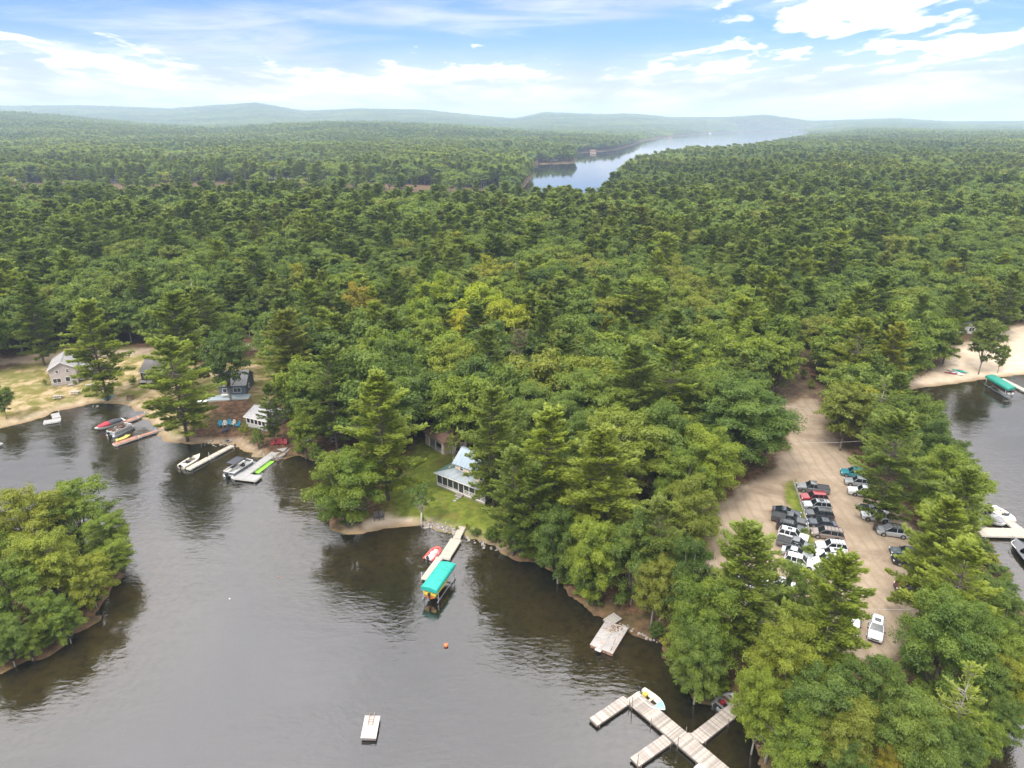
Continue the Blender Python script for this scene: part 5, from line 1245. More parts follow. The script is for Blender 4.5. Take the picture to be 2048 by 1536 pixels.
# covered boat lifts
def lift(label, blabel, a, b, c, d, z, m, hullm, stripe, pz=2.7):
    "canopy corners in pixels at height z: far-left, far-right, near-right, near-left"
    q = [at(*p_, z) for p_ in (a, b, c, d)]; c0 = sum(q) / 4; q = [p_ - c0 for p_ in q]
    o = thing('boat_lift', label, 'boat lift', (c0[0], c0[1], 0)); n = 9; mm = MB()
    rings = []
    for i in range(n):
        v = i / (n - 1); e = .10 * (1 - abs(2 * v - 1) ** 4); l, r = lerp2(q, 0, v), lerp2(q, 1, v); pt = lambda u, zz_: (*(l * (1 - u) + r * u), zz_)
        rings.append([pt(0, z - .55), pt(0, z - .06), pt(.06, z + e * .4), pt(.3, z + .10 + e), pt(.5, z + .14 + e), pt(.7, z + .10 + e), pt(.94, z + e * .4), pt(1, z - .06), pt(1, z - .55)])
    mm.loft(rings, 0, False, True, closed=False)
    for r_ in (rings[0], rings[-1]): mm.add(r_, [tuple(range(9))])
    mm.build('canopy', m, o)
    for u in (.03, .97):
        for v in (.08, .92): p_ = lerp2(q, u, v); MB().tube([(p_[0], p_[1], -1.5), (p_[0], p_[1], z - .4)], .05, 6).build('post', M_STEEL, o)
    f = MB()
    for u in (.03, .97): f.bar((*lerp2(q, u, .02), .25), (*lerp2(q, u, .98), .25), .1, .12)
    for v in (.2, .8): f.bar((*lerp2(q, .03, v), .12), (*lerp2(q, .97, v), .12), .1, .12)
    f.build('cradle', M_STEEL, o)
    for u in (.03, .97): MB().bar((*lerp2(q, u, .04), z - .5), (*lerp2(q, u, .96), z - .5), .06, .06).build('canopy_rail', M_STEEL, o)
    far, nearp = lerp2(q, .5, 0), lerp2(q, .5, 1); d_ = far - nearp; L = float(np.linalg.norm(d_)) * .96; ang = math.atan2(d_[1], d_[0])
    bo = thing('covered_boat', blabel, 'boat', (c0[0], c0[1], .55), ang); R = hull_rings(L, 2.1, 1.0, 12)
    hm_ = MB(); hm_.loft([[(x, -w_, k + (g - k) * .62), (x, -w_ * .8, k + (g - k) * .3), (x, 0, k), (x, w_ * .8, k + (g - k) * .3), (x, w_, k + (g - k) * .62)] for x, w_, k, g in R], 0, False, True, closed=False)
    x, w_, k, g = R[0]; hm_.add([(x, -w_, k + (g - k) * .62), (x, -w_ * .8, k + (g - k) * .3), (x, 0, k), (x, w_ * .8, k + (g - k) * .3), (x, w_, k + (g - k) * .62)], [(0, 1, 2, 3, 4)]); hm_.build('hull', hullm, bo)
    sm_ = MB(); sm_.loft([[(x, -w_ * .99, k + (g - k) * .622), (x, -w_ * 1.01, g), (x, 0, g + .06), (x, w_ * 1.01, g), (x, w_ * .99, k + (g - k) * .622)] for x, w_, k, g in R], 0, False, True, closed=False)
    x, w_, k, g = R[0]; sm_.add([(x, -w_ * .99, k + (g - k) * .622), (x, -w_ * 1.01, g), (x, 0, g + .06), (x, w_ * 1.01, g), (x, w_ * .99, k + (g - k) * .622)], [(0, 1, 2, 3, 4)]); sm_.build('topsides', stripe, bo)
    outboard(bo, -L / 2, .75, .9); return o
lift('teal-canopied boat lift at the end of the pale plank dock', 'yellow and orange boat hanging under the teal canopy', (880, 1122), (911.5, 1127), (873.5, 1181), (842, 1172.5), 2.45, M_TEAL, mat('orange_bottom', (.42, .13, .03), .4, coat=.4), M_YEL)
lift('dark teal boat lift canopy off the sandy beach on the right', 'white boat hanging under the dark teal canopy by the beach', (1971, 751), (1991, 749.5), (2033, 774), (2017, 778), 2.45, M_GREENC, M_HULLW, mat('maroon_stripe', (.12, .02, .02), .4))
# buoys
for px, py, r, m, lab in ((892, 1291, .30, mat('orange_buoy', (.62, .16, .06), .45), 'round orange buoy floating in the open water'), (459, 1197, .10, M_WHITEP, 'tiny white float in the open water on the left'), (557, 1153, .09, M_ORA, 'tiny orange float in the water left of the dark reflection')):
    p_ = at(px, py, .1); o = thing('buoy', lab, 'buoy', (p_[0], p_[1], 0)); MB().ball((0, 0, r * .55), r, n=14).build('float_ball', m, o); MB().tube([(0, 0, r * 1.4), (0, 0, r * 1.75)], r * .18, 6).build('eye', M_PLAST, o)
# green swim mat
q = [at(*p_, .08) for p_ in ((533.5, 921), (548.5, 922.5), (517.5, 946.5), (502, 943))]; c0 = sum(q) / 4; o = thing('floating_mat', 'bright lime green floating mat beside the grey composite dock', 'floating mat', (c0[0], c0[1], 0)); q = [p_ - c0 for p_ in q]
M_LIME = mat('lime_foam', (.22, .62, .04), .6, var=.05)
for k in range(6):
    a = [lerp2(q, 0, (k + .01) / 6), lerp2(q, 1, (k + .01) / 6), lerp2(q, 1, (k + .99) / 6), lerp2(q, 0, (k + .99) / 6)]; MB().slab([(p_[0], p_[1], .09) for p_ in a], .08).build('foam_panel', M_LIME, o)
# ------------------------------------------------------------------ houses
M_CLAP = mat('cream_clapboard', (.56, .46, .36), .75, var=.08, obj_var=.05)
M_PINKG = mat('pink_grey_siding', (.40, .345, .325), .75, var=.08, obj_var=.05)
M_BLUEG = mat('blue_grey_siding', (.105, .135, .165), .75, var=.1, obj_var=.06)
M_DARKB = mat('dark_brown_siding', (.085, .066, .052), .85, var=.2, obj_var=.1)
M_TANW = mat('tan_boards', (.40, .315, .225), .8, var=.12, obj_var=.08)
M_WSID = mat('white_siding', (.52, .52, .52), .7, var=.08, obj_var=.04)
M_TRIM = mat('white_trim', (.70, .67, .62), .6, var=.05)
M_METAL = mat('pale_blue_metal_roof', (.27, .325, .38), .4, .3, var=.07, scale=1.2, obj_var=.05)
M_METALP = mat('grey_metal_roof', (.25, .275, .29), .45, .3, var=.1, scale=1.2, obj_var=.05)
M_METALG = mat('green_metal_roof', (.10, .17, .15), .45, .3, var=.12, obj_var=.05)
M_SHING = mat('grey_shingles', (.235, .225, .22), .9, var=.2, scale=5, obj_var=.06)
M_SHINGD = mat('dark_shingles', (.115, .105, .10), .9, var=.25, scale=5, obj_var=.08)
M_SHINGW = mat('pale_roof', (.31, .30, .30), .8, var=.14, obj_var=.04)
M_RUSTR = mat('rusty_brown_roof', (.15, .085, .062), .85, var=.3, obj_var=.08)
M_SCREEN = mat('porch_screen', (.030, .032, .034), .5, var=.2)
M_PANE = mat('window_glass', (.03, .036, .042), .06, var=.1, spec=.8)
M_NEARBLACK = mat('near_black', (.012, .012, .012), .9)  # doors and ash, and the painted shade in the shed bays
M_DECKB = mat('pale_blue_deck', (.36, .42, .45), .7, var=.1, obj_var=.05)
M_BRICK = mat('concrete_block', (.36, .33, .30), .9, var=.15)
def wall_boards(o, name, a, b, z0, z1, m, course=.42, th=.05, gable=None):
    "a wall of lapped boards: each course a mesh of its own, low edge proud; gable = peak height over the middle"
    a = Vector((*a, 0)); b = Vector((*b, 0)); d = b - a; L = d.length; d.normalize(); nrm = Vector((d.y, -d.x, 0))
    zt = gable or z1; n = max(1, round((zt - z0) / course)); st = (zt - z0) / n
    wl = put(name, MB().prism([a + nrm * -.10, b + nrm * -.10, b, a], z0, z1).mesh(name, m), o)
    if gable:
        g = MB(); mid = (a + b) / 2
        P = [Vector((a.x, a.y, z1 + .002)), Vector((b.x, b.y, z1 + .002)), Vector((mid.x, mid.y, gable))]; off = nrm * -.10
        g.add(P + [p + off for p in P], [(0, 1, 2), (5, 4, 3), (0, 3, 4, 1), (1, 4, 5, 2), (2, 5, 3, 0)]); g.build('gable', m, o)
    for k in range(n):
        za = z0 + k * st; zb = za + st; i0 = 0
        if gable and zb > z1: i0 = (max(zb, z1) - z1) / (gable - z1) * L / 2
        if L - 2 * i0 < .25: continue
        p = a + d * i0; q = b - d * i0
        vs = [p + nrm * .004 + Vector((0, 0, zb - .01)), q + nrm * .004 + Vector((0, 0, zb - .01)), q + nrm * th + Vector((0, 0, za)), p + nrm * th + Vector((0, 0, za)), p + Vector((0, 0, za)), q + Vector((0, 0, za))]
        MB().add(vs, [(0, 1, 2, 3), (3, 2, 5, 4)]).build('board', m, wl)
    return wl
def window(o, a, d, z, w_, h_, frame=None, nx=2, ny=1, nrm=None, sill=True):
    "window on a wall: a = centre of its foot in plan, d = direction along the wall"
    fr = frame or M_TRIM; d = Vector((*d, 0)).normalized(); nr = Vector((d.y, -d.x, 0)) if nrm is None else nrm; a = Vector((*a, 0)) + nr * .06
    an = math.atan2(d.y, d.x); f = MB()
    for s in (-1, 1): f.box(a + d * s * w_ / 2 + Vector((0, 0, z + h_ / 2)), (.09, .07, h_ + .09), rz=an)
    f.box(a + Vector((0, 0, z + h_)), (w_ + .09, .068, .09), rz=an); f.box(a + Vector((0, 0, z)) + nr * .012, (w_ + .16, .10, .07), rz=an)
    for i in range(1, nx): f.box(a + d * (i / nx - .5) * w_ + Vector((0, 0, z + h_ / 2)), (.05, .06, h_), rz=an)
    for i in range(1, ny): f.box(a + Vector((0, 0, z + h_ * i / ny)), (w_, .058, .05), rz=an)
    fo = f.build('window', fr, o); MB().box(a - nr * .02 + Vector((0, 0, z + h_ / 2)), (w_, .03, h_), rz=an).build('pane', M_PANE, fo); return fo
def roof_panels(o, q, n, m, th=.06, rib=True, name='roof_panel', gap=.004):
    "a roof slope split into standing-seam panels: q = eave-left, eave-right, ridge-right, ridge-left (3-D)"
    q = [Vector(p) for p in q]; nn = (q[1] - q[0]).cross(q[3] - q[0]).normalized()
    if nn.z < 0: nn = -nn
    for k in range(n):
        u0, u1 = k / n + gap / n, (k + 1) / n - gap / n; L = lambda a, b, u: a + (b - a) * u
        mb = MB().slab([L(q[0], q[1], u0), L(q[0], q[1], u1), L(q[3], q[2], u1), L(q[3], q[2], u0)], th)
        if rib: mb.bar(L(q[0], q[1], u0) + nn * .012, L(q[3], q[2], u0) + nn * .012, .03, .05)
        mb.build(name, m, o)
def frame_from(p, q, z):
    a = at(*p, z); b = at(*q, z); d = b - a; return a, math.atan2(d[1], d[0]), float(np.linalg.norm(d))
def gable_house(name, label, cat, origin, rz, W, D, hw, hr, wm, rm, front, ridge='y', ov=.35, zb=None, base=.3, npan=6, course=.42, rib=False, panel='roof_panel'):
    "local frame: x along the front wall from its left corner, y into the house; ridge 'y' = gable in front"
    z = gz(*origin) if zb is None else zb; o = thing(name, label, cat, (origin[0], origin[1], z - .05), rz)
    MB().prism([(.03, .03), (W - .03, .03), (W - .03, D - .03), (.03, D - .03)], -.5, base).build('foundation', M_BRICK, o)
    c = [(0, 0), (W, 0), (W, D), (0, D)]
    for i in range(4):
        g = hr if (ridge == 'y') == (i % 2 == 0) else None; wall_boards(o, 'wall', c[i], c[(i + 1) % 4], base, hw, wm, course, gable=g)
    sl = (hr - hw) / ((W if ridge == 'y' else D) / 2)
    if ridge == 'y':
        ze = hw - ov * sl + .06; zr = hr + .06
        roof_panels(o, [(-ov, -ov, ze), (-ov, D + ov, ze), (W / 2, D + ov, zr), (W / 2, -ov, zr)], npan, rm, rib=rib, name=panel); roof_panels(o, [(W + ov, -ov, ze), (W + ov, D + ov, ze), (W / 2 + .004, D + ov, zr), (W / 2 + .004, -ov, zr)], npan, rm, rib=rib, name=panel)
        MB().bar((W / 2, -ov, zr + .02), (W / 2, D + ov, zr + .02), .22, .05).build('ridge_cap', rm, o)
        for s, x in ((-1, -ov), (1, W + ov)): MB().bar((x, -ov - .02, ze - .04), (W / 2, -ov - .02, zr - .04), .05, .16).build('rake_board', M_TRIM, o)
    else:
        ze = hw - ov * sl + .06; zr = hr + .06
        roof_panels(o, [(-ov, -ov, ze), (W + ov, -ov, ze), (W + ov, D / 2, zr), (-ov, D / 2, zr)], npan, rm, rib=rib, name=panel); roof_panels(o, [(-ov, D + ov, ze), (W + ov, D + ov, ze), (W + ov, D / 2 + .004, zr), (-ov, D / 2 + .004, zr)], npan, rm, rib=rib, name=panel)
        MB().bar((-ov, D / 2, zr + .02), (W + ov, D / 2, zr + .02), .22, .05).build('ridge_cap', rm, o)
        MB().bar((-ov, -ov - .02, ze - .07), (W + ov, -ov - .02, ze - .07), .04, .14).build('fascia', M_TRIM, o)
    for w_ in front: window(o, (w_[0], 0), (1, 0), *w_[1:5], *( [w_[5]] if len(w_) > 5 else [None]), *( w_[6:8] if len(w_) > 6 else []))
    return o

# --- the metal-roofed house with the screened porch
A0, RZ, LW = frame_from((874, 960.5), (970, 998), 2.4)
hz0 = gz(*A0)
o = thing('lake_house', 'cream two-storey house with pale blue metal roof and dark screened porch on the lawn', 'house', (A0[0], A0[1], hz0), RZ)
W, D = LW, 9.2
MB().prism([(.3, .3), (W - .3, .3), (W - .3, D), (.3, D)], -.5, .30).build('foundation', mat('crawlspace_shade', (.05, .04, .035), .9), o)  # solid block, its dark colour stands in for shade under the floor
for k in range(int(W / .55)):
    x0_, x1_ = W * k / int(W / .55), W * (k + 1) / int(W / .55); MB().box(((x0_ + x1_) / 2, 1.05, .42), (x1_ - x0_ - .02, 2.1, .06)).build('porch_board', M_GREYW, o)
MB().box((W / 2, -.04, .30), (W + .1, .07, .2)).build('skirt_board', M_TRIM, o)
MB().box((W / 2, -.03, .02), (W, .06, .24)).build('lattice_board', M_GREYW, o)
ux0, ux1, uy0, uy1 = 2.6, 7.6, 2.1, 6.9; EV, RG = 4.55, 6.45
wall_boards(o, 'wall', (.9, 2.1), (W - .2, 2.1), .4, 3.05, M_CLAP); wall_boards(o, 'wall', (W - .2, 2.1), (W - .2, D), .4, 3.05, M_CLAP); wall_boards(o, 'wall', (W - .2, D), (.9, D), .4, 3.05, M_CLAP); wall_boards(o, 'wall', (.9, D), (.9, 2.1), .4, 3.05, M_CLAP)
for i, (a, b, g) in enumerate((((ux0, uy0), (ux1 + 3.2, uy0), None), ((ux1 + 3.2, uy0), (ux1 + 3.2, uy1), None), ((ux1, uy1), (ux0, uy1), None), ((ux0, uy1), (ux0, uy0), RG))):
    wall_boards(o, 'upper_wall', (a[0], a[1] + .004), (b[0], b[1] + .004), 3.052, EV, M_CLAP, gable=g)
window(o, (4.1, uy0), (1, 0), 3.35, .75, 1.0, M_TRIM, 1, 2); window(o, (6.9, uy0), (1, 0), 3.35, .75, 1.0, M_TRIM, 1, 2)
ov = .38; sl = (RG - EV) / ((uy1 - uy0) / 2); ze = EV - ov * sl + .08; zr = RG + .08; ym = (uy0 + uy1) / 2
roof_panels(o, [(ux0 - ov, uy0 - ov, ze), (ux1 + 1.0, uy0 - ov, ze), (ux1 + 1.0, ym, zr), (ux0 - ov, ym, zr)], 9, M_METAL); roof_panels(o, [(ux0 - ov, uy1 + ov, ze), (ux1 + 1.0, uy1 + ov, ze), (ux1 + 1.0, ym + .004, zr), (ux0 - ov, ym + .004, zr)], 9, M_METAL)
MB().bar((ux0 - ov, ym, zr + .03), (ux1 + 1.0, ym, zr + .03), .24, .05).build('ridge_cap', M_METAL, o)
for y, s in ((uy0 - ov, 1), (uy1 + ov, -1)): MB().bar((ux0 - ov - .02, y, ze - .05), (ux0 - ov - .02, ym, zr - .05), .05, .18).build('rake_board', M_TRIM, o)
# front cross gable on the right
gx0, gx1, gy0 = 7.7, W - .1, 1.2; gm_ = (gx0 + gx1) / 2; gr = 6.0
wall_boards(o, 'gable_wall', (gx0 + .1, gy0), (gx1 - .1, gy0), 3.06, EV - .1, M_CLAP, gable=gr)
roof_panels(o, [(gx0 - .3, gy0 - .35, EV - .42), (gx0 - .3, ym + .8, EV - .42), (gm_, ym + .8, gr + .1), (gm_, gy0 - .35, gr + .1)], 6, M_METAL); roof_panels(o, [(gx1 + .3, gy0 - .35, EV - .42), (gx1 + .3, ym + .8, EV - .42), (gm_ + .004, ym + .8, gr + .1), (gm_ + .004, gy0 - .35, gr + .1)], 6, M_METAL)
window(o, (gm_, gy0), (1, 0), 3.5, .8, 1.0, M_TRIM, 1, 2)
MB().tube([(gx1 + .1, 3.4, 3.2), (gx1 + .1, 3.4, 7.6)], .06, 7).build('vent_pipe', M_TRIM, o)
# porch roof, hipped at both ends; its left return is green
pe, pt_ = 2.62, 3.32
roof_panels(o, [(-.35, -.35, pe), (W + .35, -.35, pe), (W - 2.1, 2.1, pt_), (2.3, 2.1, pt_)], 14, M_METALP, rib=False)
roof_panels(o, [(-.35, D + .3, pe), (-.35, -.35, pe), (2.3, 2.1, pt_ + .002), (2.3, D + .3, pt_ + .002)], 10, M_METALG, rib=False)
roof_panels(o, [(W + .35, -.35, pe), (W + .35, D + .3, pe), (W - 2.1, D + .3, pt_), (W - 2.1, 2.1, pt_)], 10, M_METALP, rib=False)
roof_panels(o, [(2.3, 2.1, pt_), (W - 2.1, 2.1, pt_), (W - 2.1, D + .3, pt_ + .02), (2.3, D + .3, pt_ + .02)], 4, M_METALP, rib=False, name='flat_roof_panel')
MB().bar((-.35, -.37, pe - .08), (W + .35, -.37, pe - .08), .04, .15).build('fascia', M_TRIM, o)
posts = [0.03, 1.25, 2.5, 3.75, 5.0, 6.2, 7.4, 8.7, 10.0, W - .03]
for x in posts: MB().box((x, .06, 1.5), (.11, .11, 2.16)).build('porch_post', M_TRIM, o)
for k, (a, b) in enumerate(zip(posts[:-1], posts[1:])):
    if k == 4: MB().box(((a + b) / 2, .06, 1.5), (b - a - .3, .03, 2.1)).build('screen_door', M_SCREEN, o); continue
    MB().box(((a + b) / 2, .07, 1.52), (b - a - .11, .02, 2.05)).build('screen', M_SCREEN, o)
    MB().box(((a + b) / 2, .02, .62), (b - a - .11, .05, .07)).build('rail', M_TRIM, o)
    if k > 4:
        MB().box(((a + b) / 2, .02, 1.15), (b - a - .11, .06, .08)).build('rail', M_TRIM, o); MB().box(((a + b) / 2, .02, .88), (b - a - .11, .05, .07)).build('rail', M_TRIM, o)
for y in (1.3, 2.8, 4.4, 6.0, 7.6): MB().box((.06, y, 1.5), (.11, .11, 2.16)).build('porch_post', M_TRIM, o)
for a, b in zip((.06, 1.3, 2.8, 4.4, 6.0), (1.3, 2.8, 4.4, 6.0, 7.6)): MB().box((.07, (a + b) / 2, 1.52), (.02, b - a - .11, 2.05)).build('screen', M_SCREEN, o)
for k in range(3): MB().box((5.6, -.2 - .3 * k, .30 - .13 * k), (1.4, .32, .08)).build('step', M_GREYW, o)
for px, py in ((909, 994), (914, 990)):
    p_ = at(px, py, ZG + .1); s = thing('stepping_stone', 'pale flat stone in the grass in front of the porch steps, ' + ('nearer' if py == 994 else 'farther') + ' one', 'stone', (p_[0], p_[1], gz(*p_))); MB().prism([(.3 * math.cos(a), .24 * math.sin(a)) for a in np.linspace(0, 5.6, 8)], -.05, .07).build('slab', M_SHINGW, s)

# --- tan shed behind it
A0, RZ, LW = frame_from((851, 882), (889, 905), 2.3)
o = thing('shed', 'long tan shed with dark open bays and a rusty brown roof behind the metal-roofed house', 'shed', (A0[0], A0[1], gz(*A0) - .05), RZ)
W, D = LW, 5.5; MB().prism([(.05, .05), (W - .05, .05), (W - .05, D), (.05, D)], -.4, .15).build('foundation', M_BRICK, o)
for a, b in (((0, 0), (W * .22, 0)), ((W * .9, 0), (W, 0)), ((W, 0), (W, D)), ((W, D), (0, D)), ((0, D), (0, 0))): wall_boards(o, 'wall', a, b, .15, 2.7, M_TANW, .4)
wall_boards(o, 'wall', (W * .222, 0), (W * .898, 0), 2.15, 2.7, M_TANW, .28)
MB().box((W * .56, 1.2, 1.15), (W * .66, .04, 2.0)).build('bay_shade_sheet', M_NEARBLACK, o)  # near-black sheet painted as the shade inside the open bays
for x in (.225, .56, .895): MB().box((W * x, -.03, 1.15), (.14, .12, 2.0)).build('bay_post', M_TRIM, o)
for k in range(3): pass
roof_panels(o, [(-.3, -.35, 2.78), (W + .3, -.35, 2.78), (W + .3, D / 2, 3.5), (-.3, D / 2, 3.5)], 8, M_RUSTR, rib=False); roof_panels(o, [(-.3, D + .35, 2.78), (W + .3, D + .35, 2.78), (W + .3, D / 2 + .004, 3.5), (-.3, D / 2 + .004, 3.5)], 8, M_RUSTR, rib=False)
for x in (0, W):
    P = [(x, 0, 2.702), (x, D, 2.702), (x, D / 2, 3.42)]; MB().add([(p[0] - .05, p[1], p[2]) for p in P] + [(p[0] + .05, p[1], p[2]) for p in P], [(0, 1, 2), (5, 4, 3), (0, 3, 4, 1), (1, 4, 5, 2), (2, 5, 3, 0)]).build('gable', M_TANW, o)
MB().box((W + .03, D * .55, 1.15), (.05, .9, 1.9)).build('side_door', M_NEARBLACK, o)
p_ = at(905, 893, 3)
o2 = gable_house('garden_shed', 'small tan hut with a dark door joining the right end of the long tan shed', 'shed', at(898, 897, 2.3), RZ + .75, 3.6, 3.0, 2.3, 2.9, M_TANW, M_RUSTR, [], 'x', .25, npan=4)
MB().box((1.8, -.06, 1.15), (.75, .06, 1.75)).build('door', M_NEARBLACK, o2)

# --- pink-grey gable house on the left
A0, RZ, LW = frame_from((103, 768), (143, 764), 2.2)
o = gable_house('gable_house', 'pink-grey two-storey gable house with grey roof on the sandy yard', 'house', A0, RZ + .12, 5.6, 9.5, 4.4, 6.0, M_PINKG, M_SHING, [(1.3, .9, 1.7, 1.1, M_TRIM, 2, 1), (3.6, .9, 1.0, 1.2, M_TRIM, 1, 1), (1.7, 3.3, .7, .8, M_TRIM, 1, 2), (3.9, 3.3, .7, .8, M_TRIM, 1, 2)])
c, s = math.cos(RZ + .12), math.sin(RZ + .12); B0 = A0 + np.array([c * 5.75 - s * 2.0, s * 5.75 + c * 2.0])
wg = MB()
wall_boards(o, 'wing_wall', (5.72, 1.6), (9.2, 1.6), .3, 2.6, M_PINKG); wall_boards(o, 'wing_wall', (9.2, 1.6), (9.2, 7.0), .3, 2.6, M_PINKG); wall_boards(o, 'wing_wall', (9.2, 7.0), (5.72, 7.0), .3, 2.6, M_PINKG)
roof_panels(o, [(5.66, 1.2, 2.62), (9.6, 1.2, 2.62), (9.6, 7.3, 3.9), (5.66, 7.3, 3.9)], 4, M_SHING, rib=False); window(o, (7.4, 1.6), (1, 0), 1.0, 1.6, 1.0, M_TRIM, 3, 1)
st = MB(); st.box((4.2, -.7, .25), (1.5, 1.2, .12)); 
for x in (3.5, 4.9): st.box((x, -1.25, .65), (.08, .08, .9)); st.box((x, -.2, .65), (.08, .08, .9))
st.bar((3.5, -1.25, 1.05), (4.9, -1.25, 1.05), .07); st.build('stoop', M_GREYW, o)
# --- dark cabin
A0, RZ, LW = frame_from((283, 757), (322, 757), 2.2)
o = gable_house('cabin', 'dark brown cabin with a row of white-framed windows, half hidden by the broad bright pine', 'cabin', A0, RZ, 6.2, 7.5, 2.7, 4.6, M_DARKB, M_SHINGD, [(1.0 + 1.05 * k, 1.25, .8, .85, M_TRIM, 1, 1) for k in range(5)], 'x')
MB().box((3, -.9, .4), (6.2, 1.8, .1)).build('porch_deck', M_GREYW, o)
for k in range(4): MB().box((.2 + 1.95 * k, -1.7, .75), (.1, .1, .75)).build('porch_post', M_DARKB, o)
# --- blue-grey cottage with deck
A0, RZ, LW = frame_from((440, 787.5), (472, 786), 2.2)
o = gable_house('cottage', 'blue-grey cottage with a light grey roof, white windows and pale blue deck', 'house', A0, RZ, 6.0, 8.0, 2.9, 4.9, M_BLUEG, M_SHINGW, [(4.0, .9, 1.7, 1.05, M_TRIM, 2, 1), (1.2, .9, .9, 1.05, M_TRIM, 1, 1), (2.3, 3.2, .5, .6, M_TRIM, 1, 1)], 'x')
window(o, (6.0, 3.0), (0, 1), .9, 1.0, 1.0, M_TRIM, 1, 1)
for k in range(14): MB().box((2.4, -.22 - .22 * k, .34), (9.4, .20, .05)).build('deck_board', M_DECKB, o)
MB().box((2.4, -1.6, .16), (9.2, 2.9, .26)).build('deck_frame', M_TRIM, o)
p_ = at(453, 786, 2.6); tb = thing('deck_table', 'white slatted table on the pale blue deck of the cottage', 'table', (p_[0], p_[1] - 1.1, gz(*p_) + .34))
for k in range(4): MB().box((0, -.33 + .22 * k, .72), (1.6, .19, .04)).build('slat', M_TRIM, tb)
for sx in (-.6, .6):
    for sy in (-.3, .3): MB().box((sx, sy, .35), (.07, .07, .7)).build('leg', M_TRIM, tb)
p_ = at(412, 798, 2.0); bb = thing('upturned_boat', 'grey rowing boat turned over in the grass left of the blue deck', 'boat', (p_[0], p_[1], gz(*p_)), .1)
m, inn, rim, R = open_hull(4.0, 1.4, .55); h_ = m.build('hull', M_ALU, bb); h_.rotation_euler = (math.pi, 0, 0); h_.location = (0, 0, .6); MB().tube([(-2, -.62, .05), (-2, .62, .05)], .04, 6).build('transom_edge', M_ALU, bb)
# --- screened cottage
A0, RZ, LW = frame_from((493, 846), (536, 856), 2.0)
o = gable_house('screened_cottage', 'white cottage with a dark screened front and pale roof near the grey composite dock', 'cottage', A0, RZ, 5.8, 6.0, 2.6, 3.9, M_WSID, M_SHINGW, [(.75 + 1.06 * k, 1.15, .92, 1.25, M_TRIM, 1, 1) for k in range(5)], 'x')
for k in range(3): window(o, (0, 1.4 + 1.6 * k), (0, -1), 1.15, 1.3, 1.25, M_TRIM, 1, 1)
# --- little shed with upright pale panels
A0, RZ, LW = frame_from((657, 868), (682, 868), 2.0)
o = gable_house('boathouse', 'small dark hut with upright pale panels below its dark roof, between the shoreline trees', 'hut', A0, RZ, 3.6, 3.2, 2.5, 3.3, M_DARKB, M_SHINGD, [], 'x', .4, npan=4)
for k in range(5): MB().box((.45 + .68 * k, -.075, 1.75), (.42, .03, 1.15)).build('panel', M_WSID, o)
p_ = at(666, 874, 1.9); fo = thing('fire_ring', 'dark fire pit ringed with pale stones in front of the small dark hut', 'fire pit', (p_[0], p_[1], gz(*p_)))
M_ROCK = mat('field_stone', (.25, .22, .195), .9, var=.3, scale=4, obj_var=.35)
def rock_mesh(seed, r=.25):
    rg = np.random.RandomState(seed); mb = MB().ball((0, 0, 0), r, n=8, sc=(1, .8, .65)); mb.v = [tuple(np.array(p) * rg.uniform(.8, 1.2)) for p in mb.v]; mb.sm = [False] * len(mb.f); return mb.mesh('rock', M_ROCK)
ROCKS = [rock_mesh(k) for k in range(6)]
def rocks(o, pts_, s0=1.0, seed=1, name='rock'):
    rg = random.Random(seed)
    for x, y, z in pts_:
        r = put(name, rg.choice(ROCKS), o, loc=(x, y, z), rz=rg.uniform(0, 6)); s = s0 * rg.uniform(.7, 1.5); r.scale = (s, s, s)
rocks(fo, [(.75 * math.cos(a), .75 * math.sin(a), .1) for a in np.linspace(0, 5.9, 11)]); MB().prism([(.55 * math.cos(a), .55 * math.sin(a)) for a in np.linspace(0, 5.7, 10)], -.05, .05).build('ash', M_NEARBLACK, fo)
# --- half-hidden tan cabin
A0, RZ, LW = frame_from((1056, 1024), (1150, 1024), 2.2)
o = gable_house('hidden_cabin', 'tan cabin with a grey-pink roof half hidden under the two bright pines', 'cabin', A0, RZ - .15, 7.6, 6.0, 2.7, 4.3, M_TANW, mat('pinkish_shingles', (.30, .25, .235), .9, var=.25, obj_var=.08), [(1.5, 1.0, .9, 1.1, M_TRIM, 2, 1), (3.7, 1.0, 1.2, 1.1, M_TRIM, 2, 1), (6.1, 1.0, .9, 1.1, M_TRIM, 2, 1)], 'x')
# --- right beach
A0, RZ, LW = frame_from((1901, 664), (1942, 664), 2.5)
o = gable_house('beach_house', 'white house with dark windows behind the beach on the right', 'house', A0, RZ, 8.5, 7, 3.0, 4.8, M_WSID, M_SHINGW, [(1.4, .9, .9, 1.2, M_TRIM, 1, 1), (3.6, .9, .8, 1.9, M_DARKB, 1, 1), (6.2, .9, 1.6, 1.2, M_TRIM, 2, 1)], 'x')
A0, RZ, LW = frame_from((1850, 672), (1892, 668), 2.5)
o = gable_house('brown_cabin', 'low brown cabin among the pines left of the white beach house', 'cabin', A0, RZ, 7.5, 6, 2.4, 3.9, M_DARKB, mat('tan_brown_shingles', (.27, .20, .15), .9, var=.2, obj_var=.06), [(1.5, 1.0, .9, .9, M_TRIM, 1, 1), (5, 1.0, .9, .9, M_TRIM, 1, 1)], 'x')
A0, RZ, LW = frame_from((1772, 622), (1815, 620), 3.5)
gable_house('brown_cabin', 'brown-roofed cabin deeper in the pines, left of the low brown cabin', 'cabin', A0, RZ, 8, 6, 2.5, 4.2, M_DARKB, mat('grey_brown_shingles', (.25, .21, .19), .9, var=.2, obj_var=.06), [(2, 1.0, .9, .9, M_TRIM, 1, 1)], 'x')

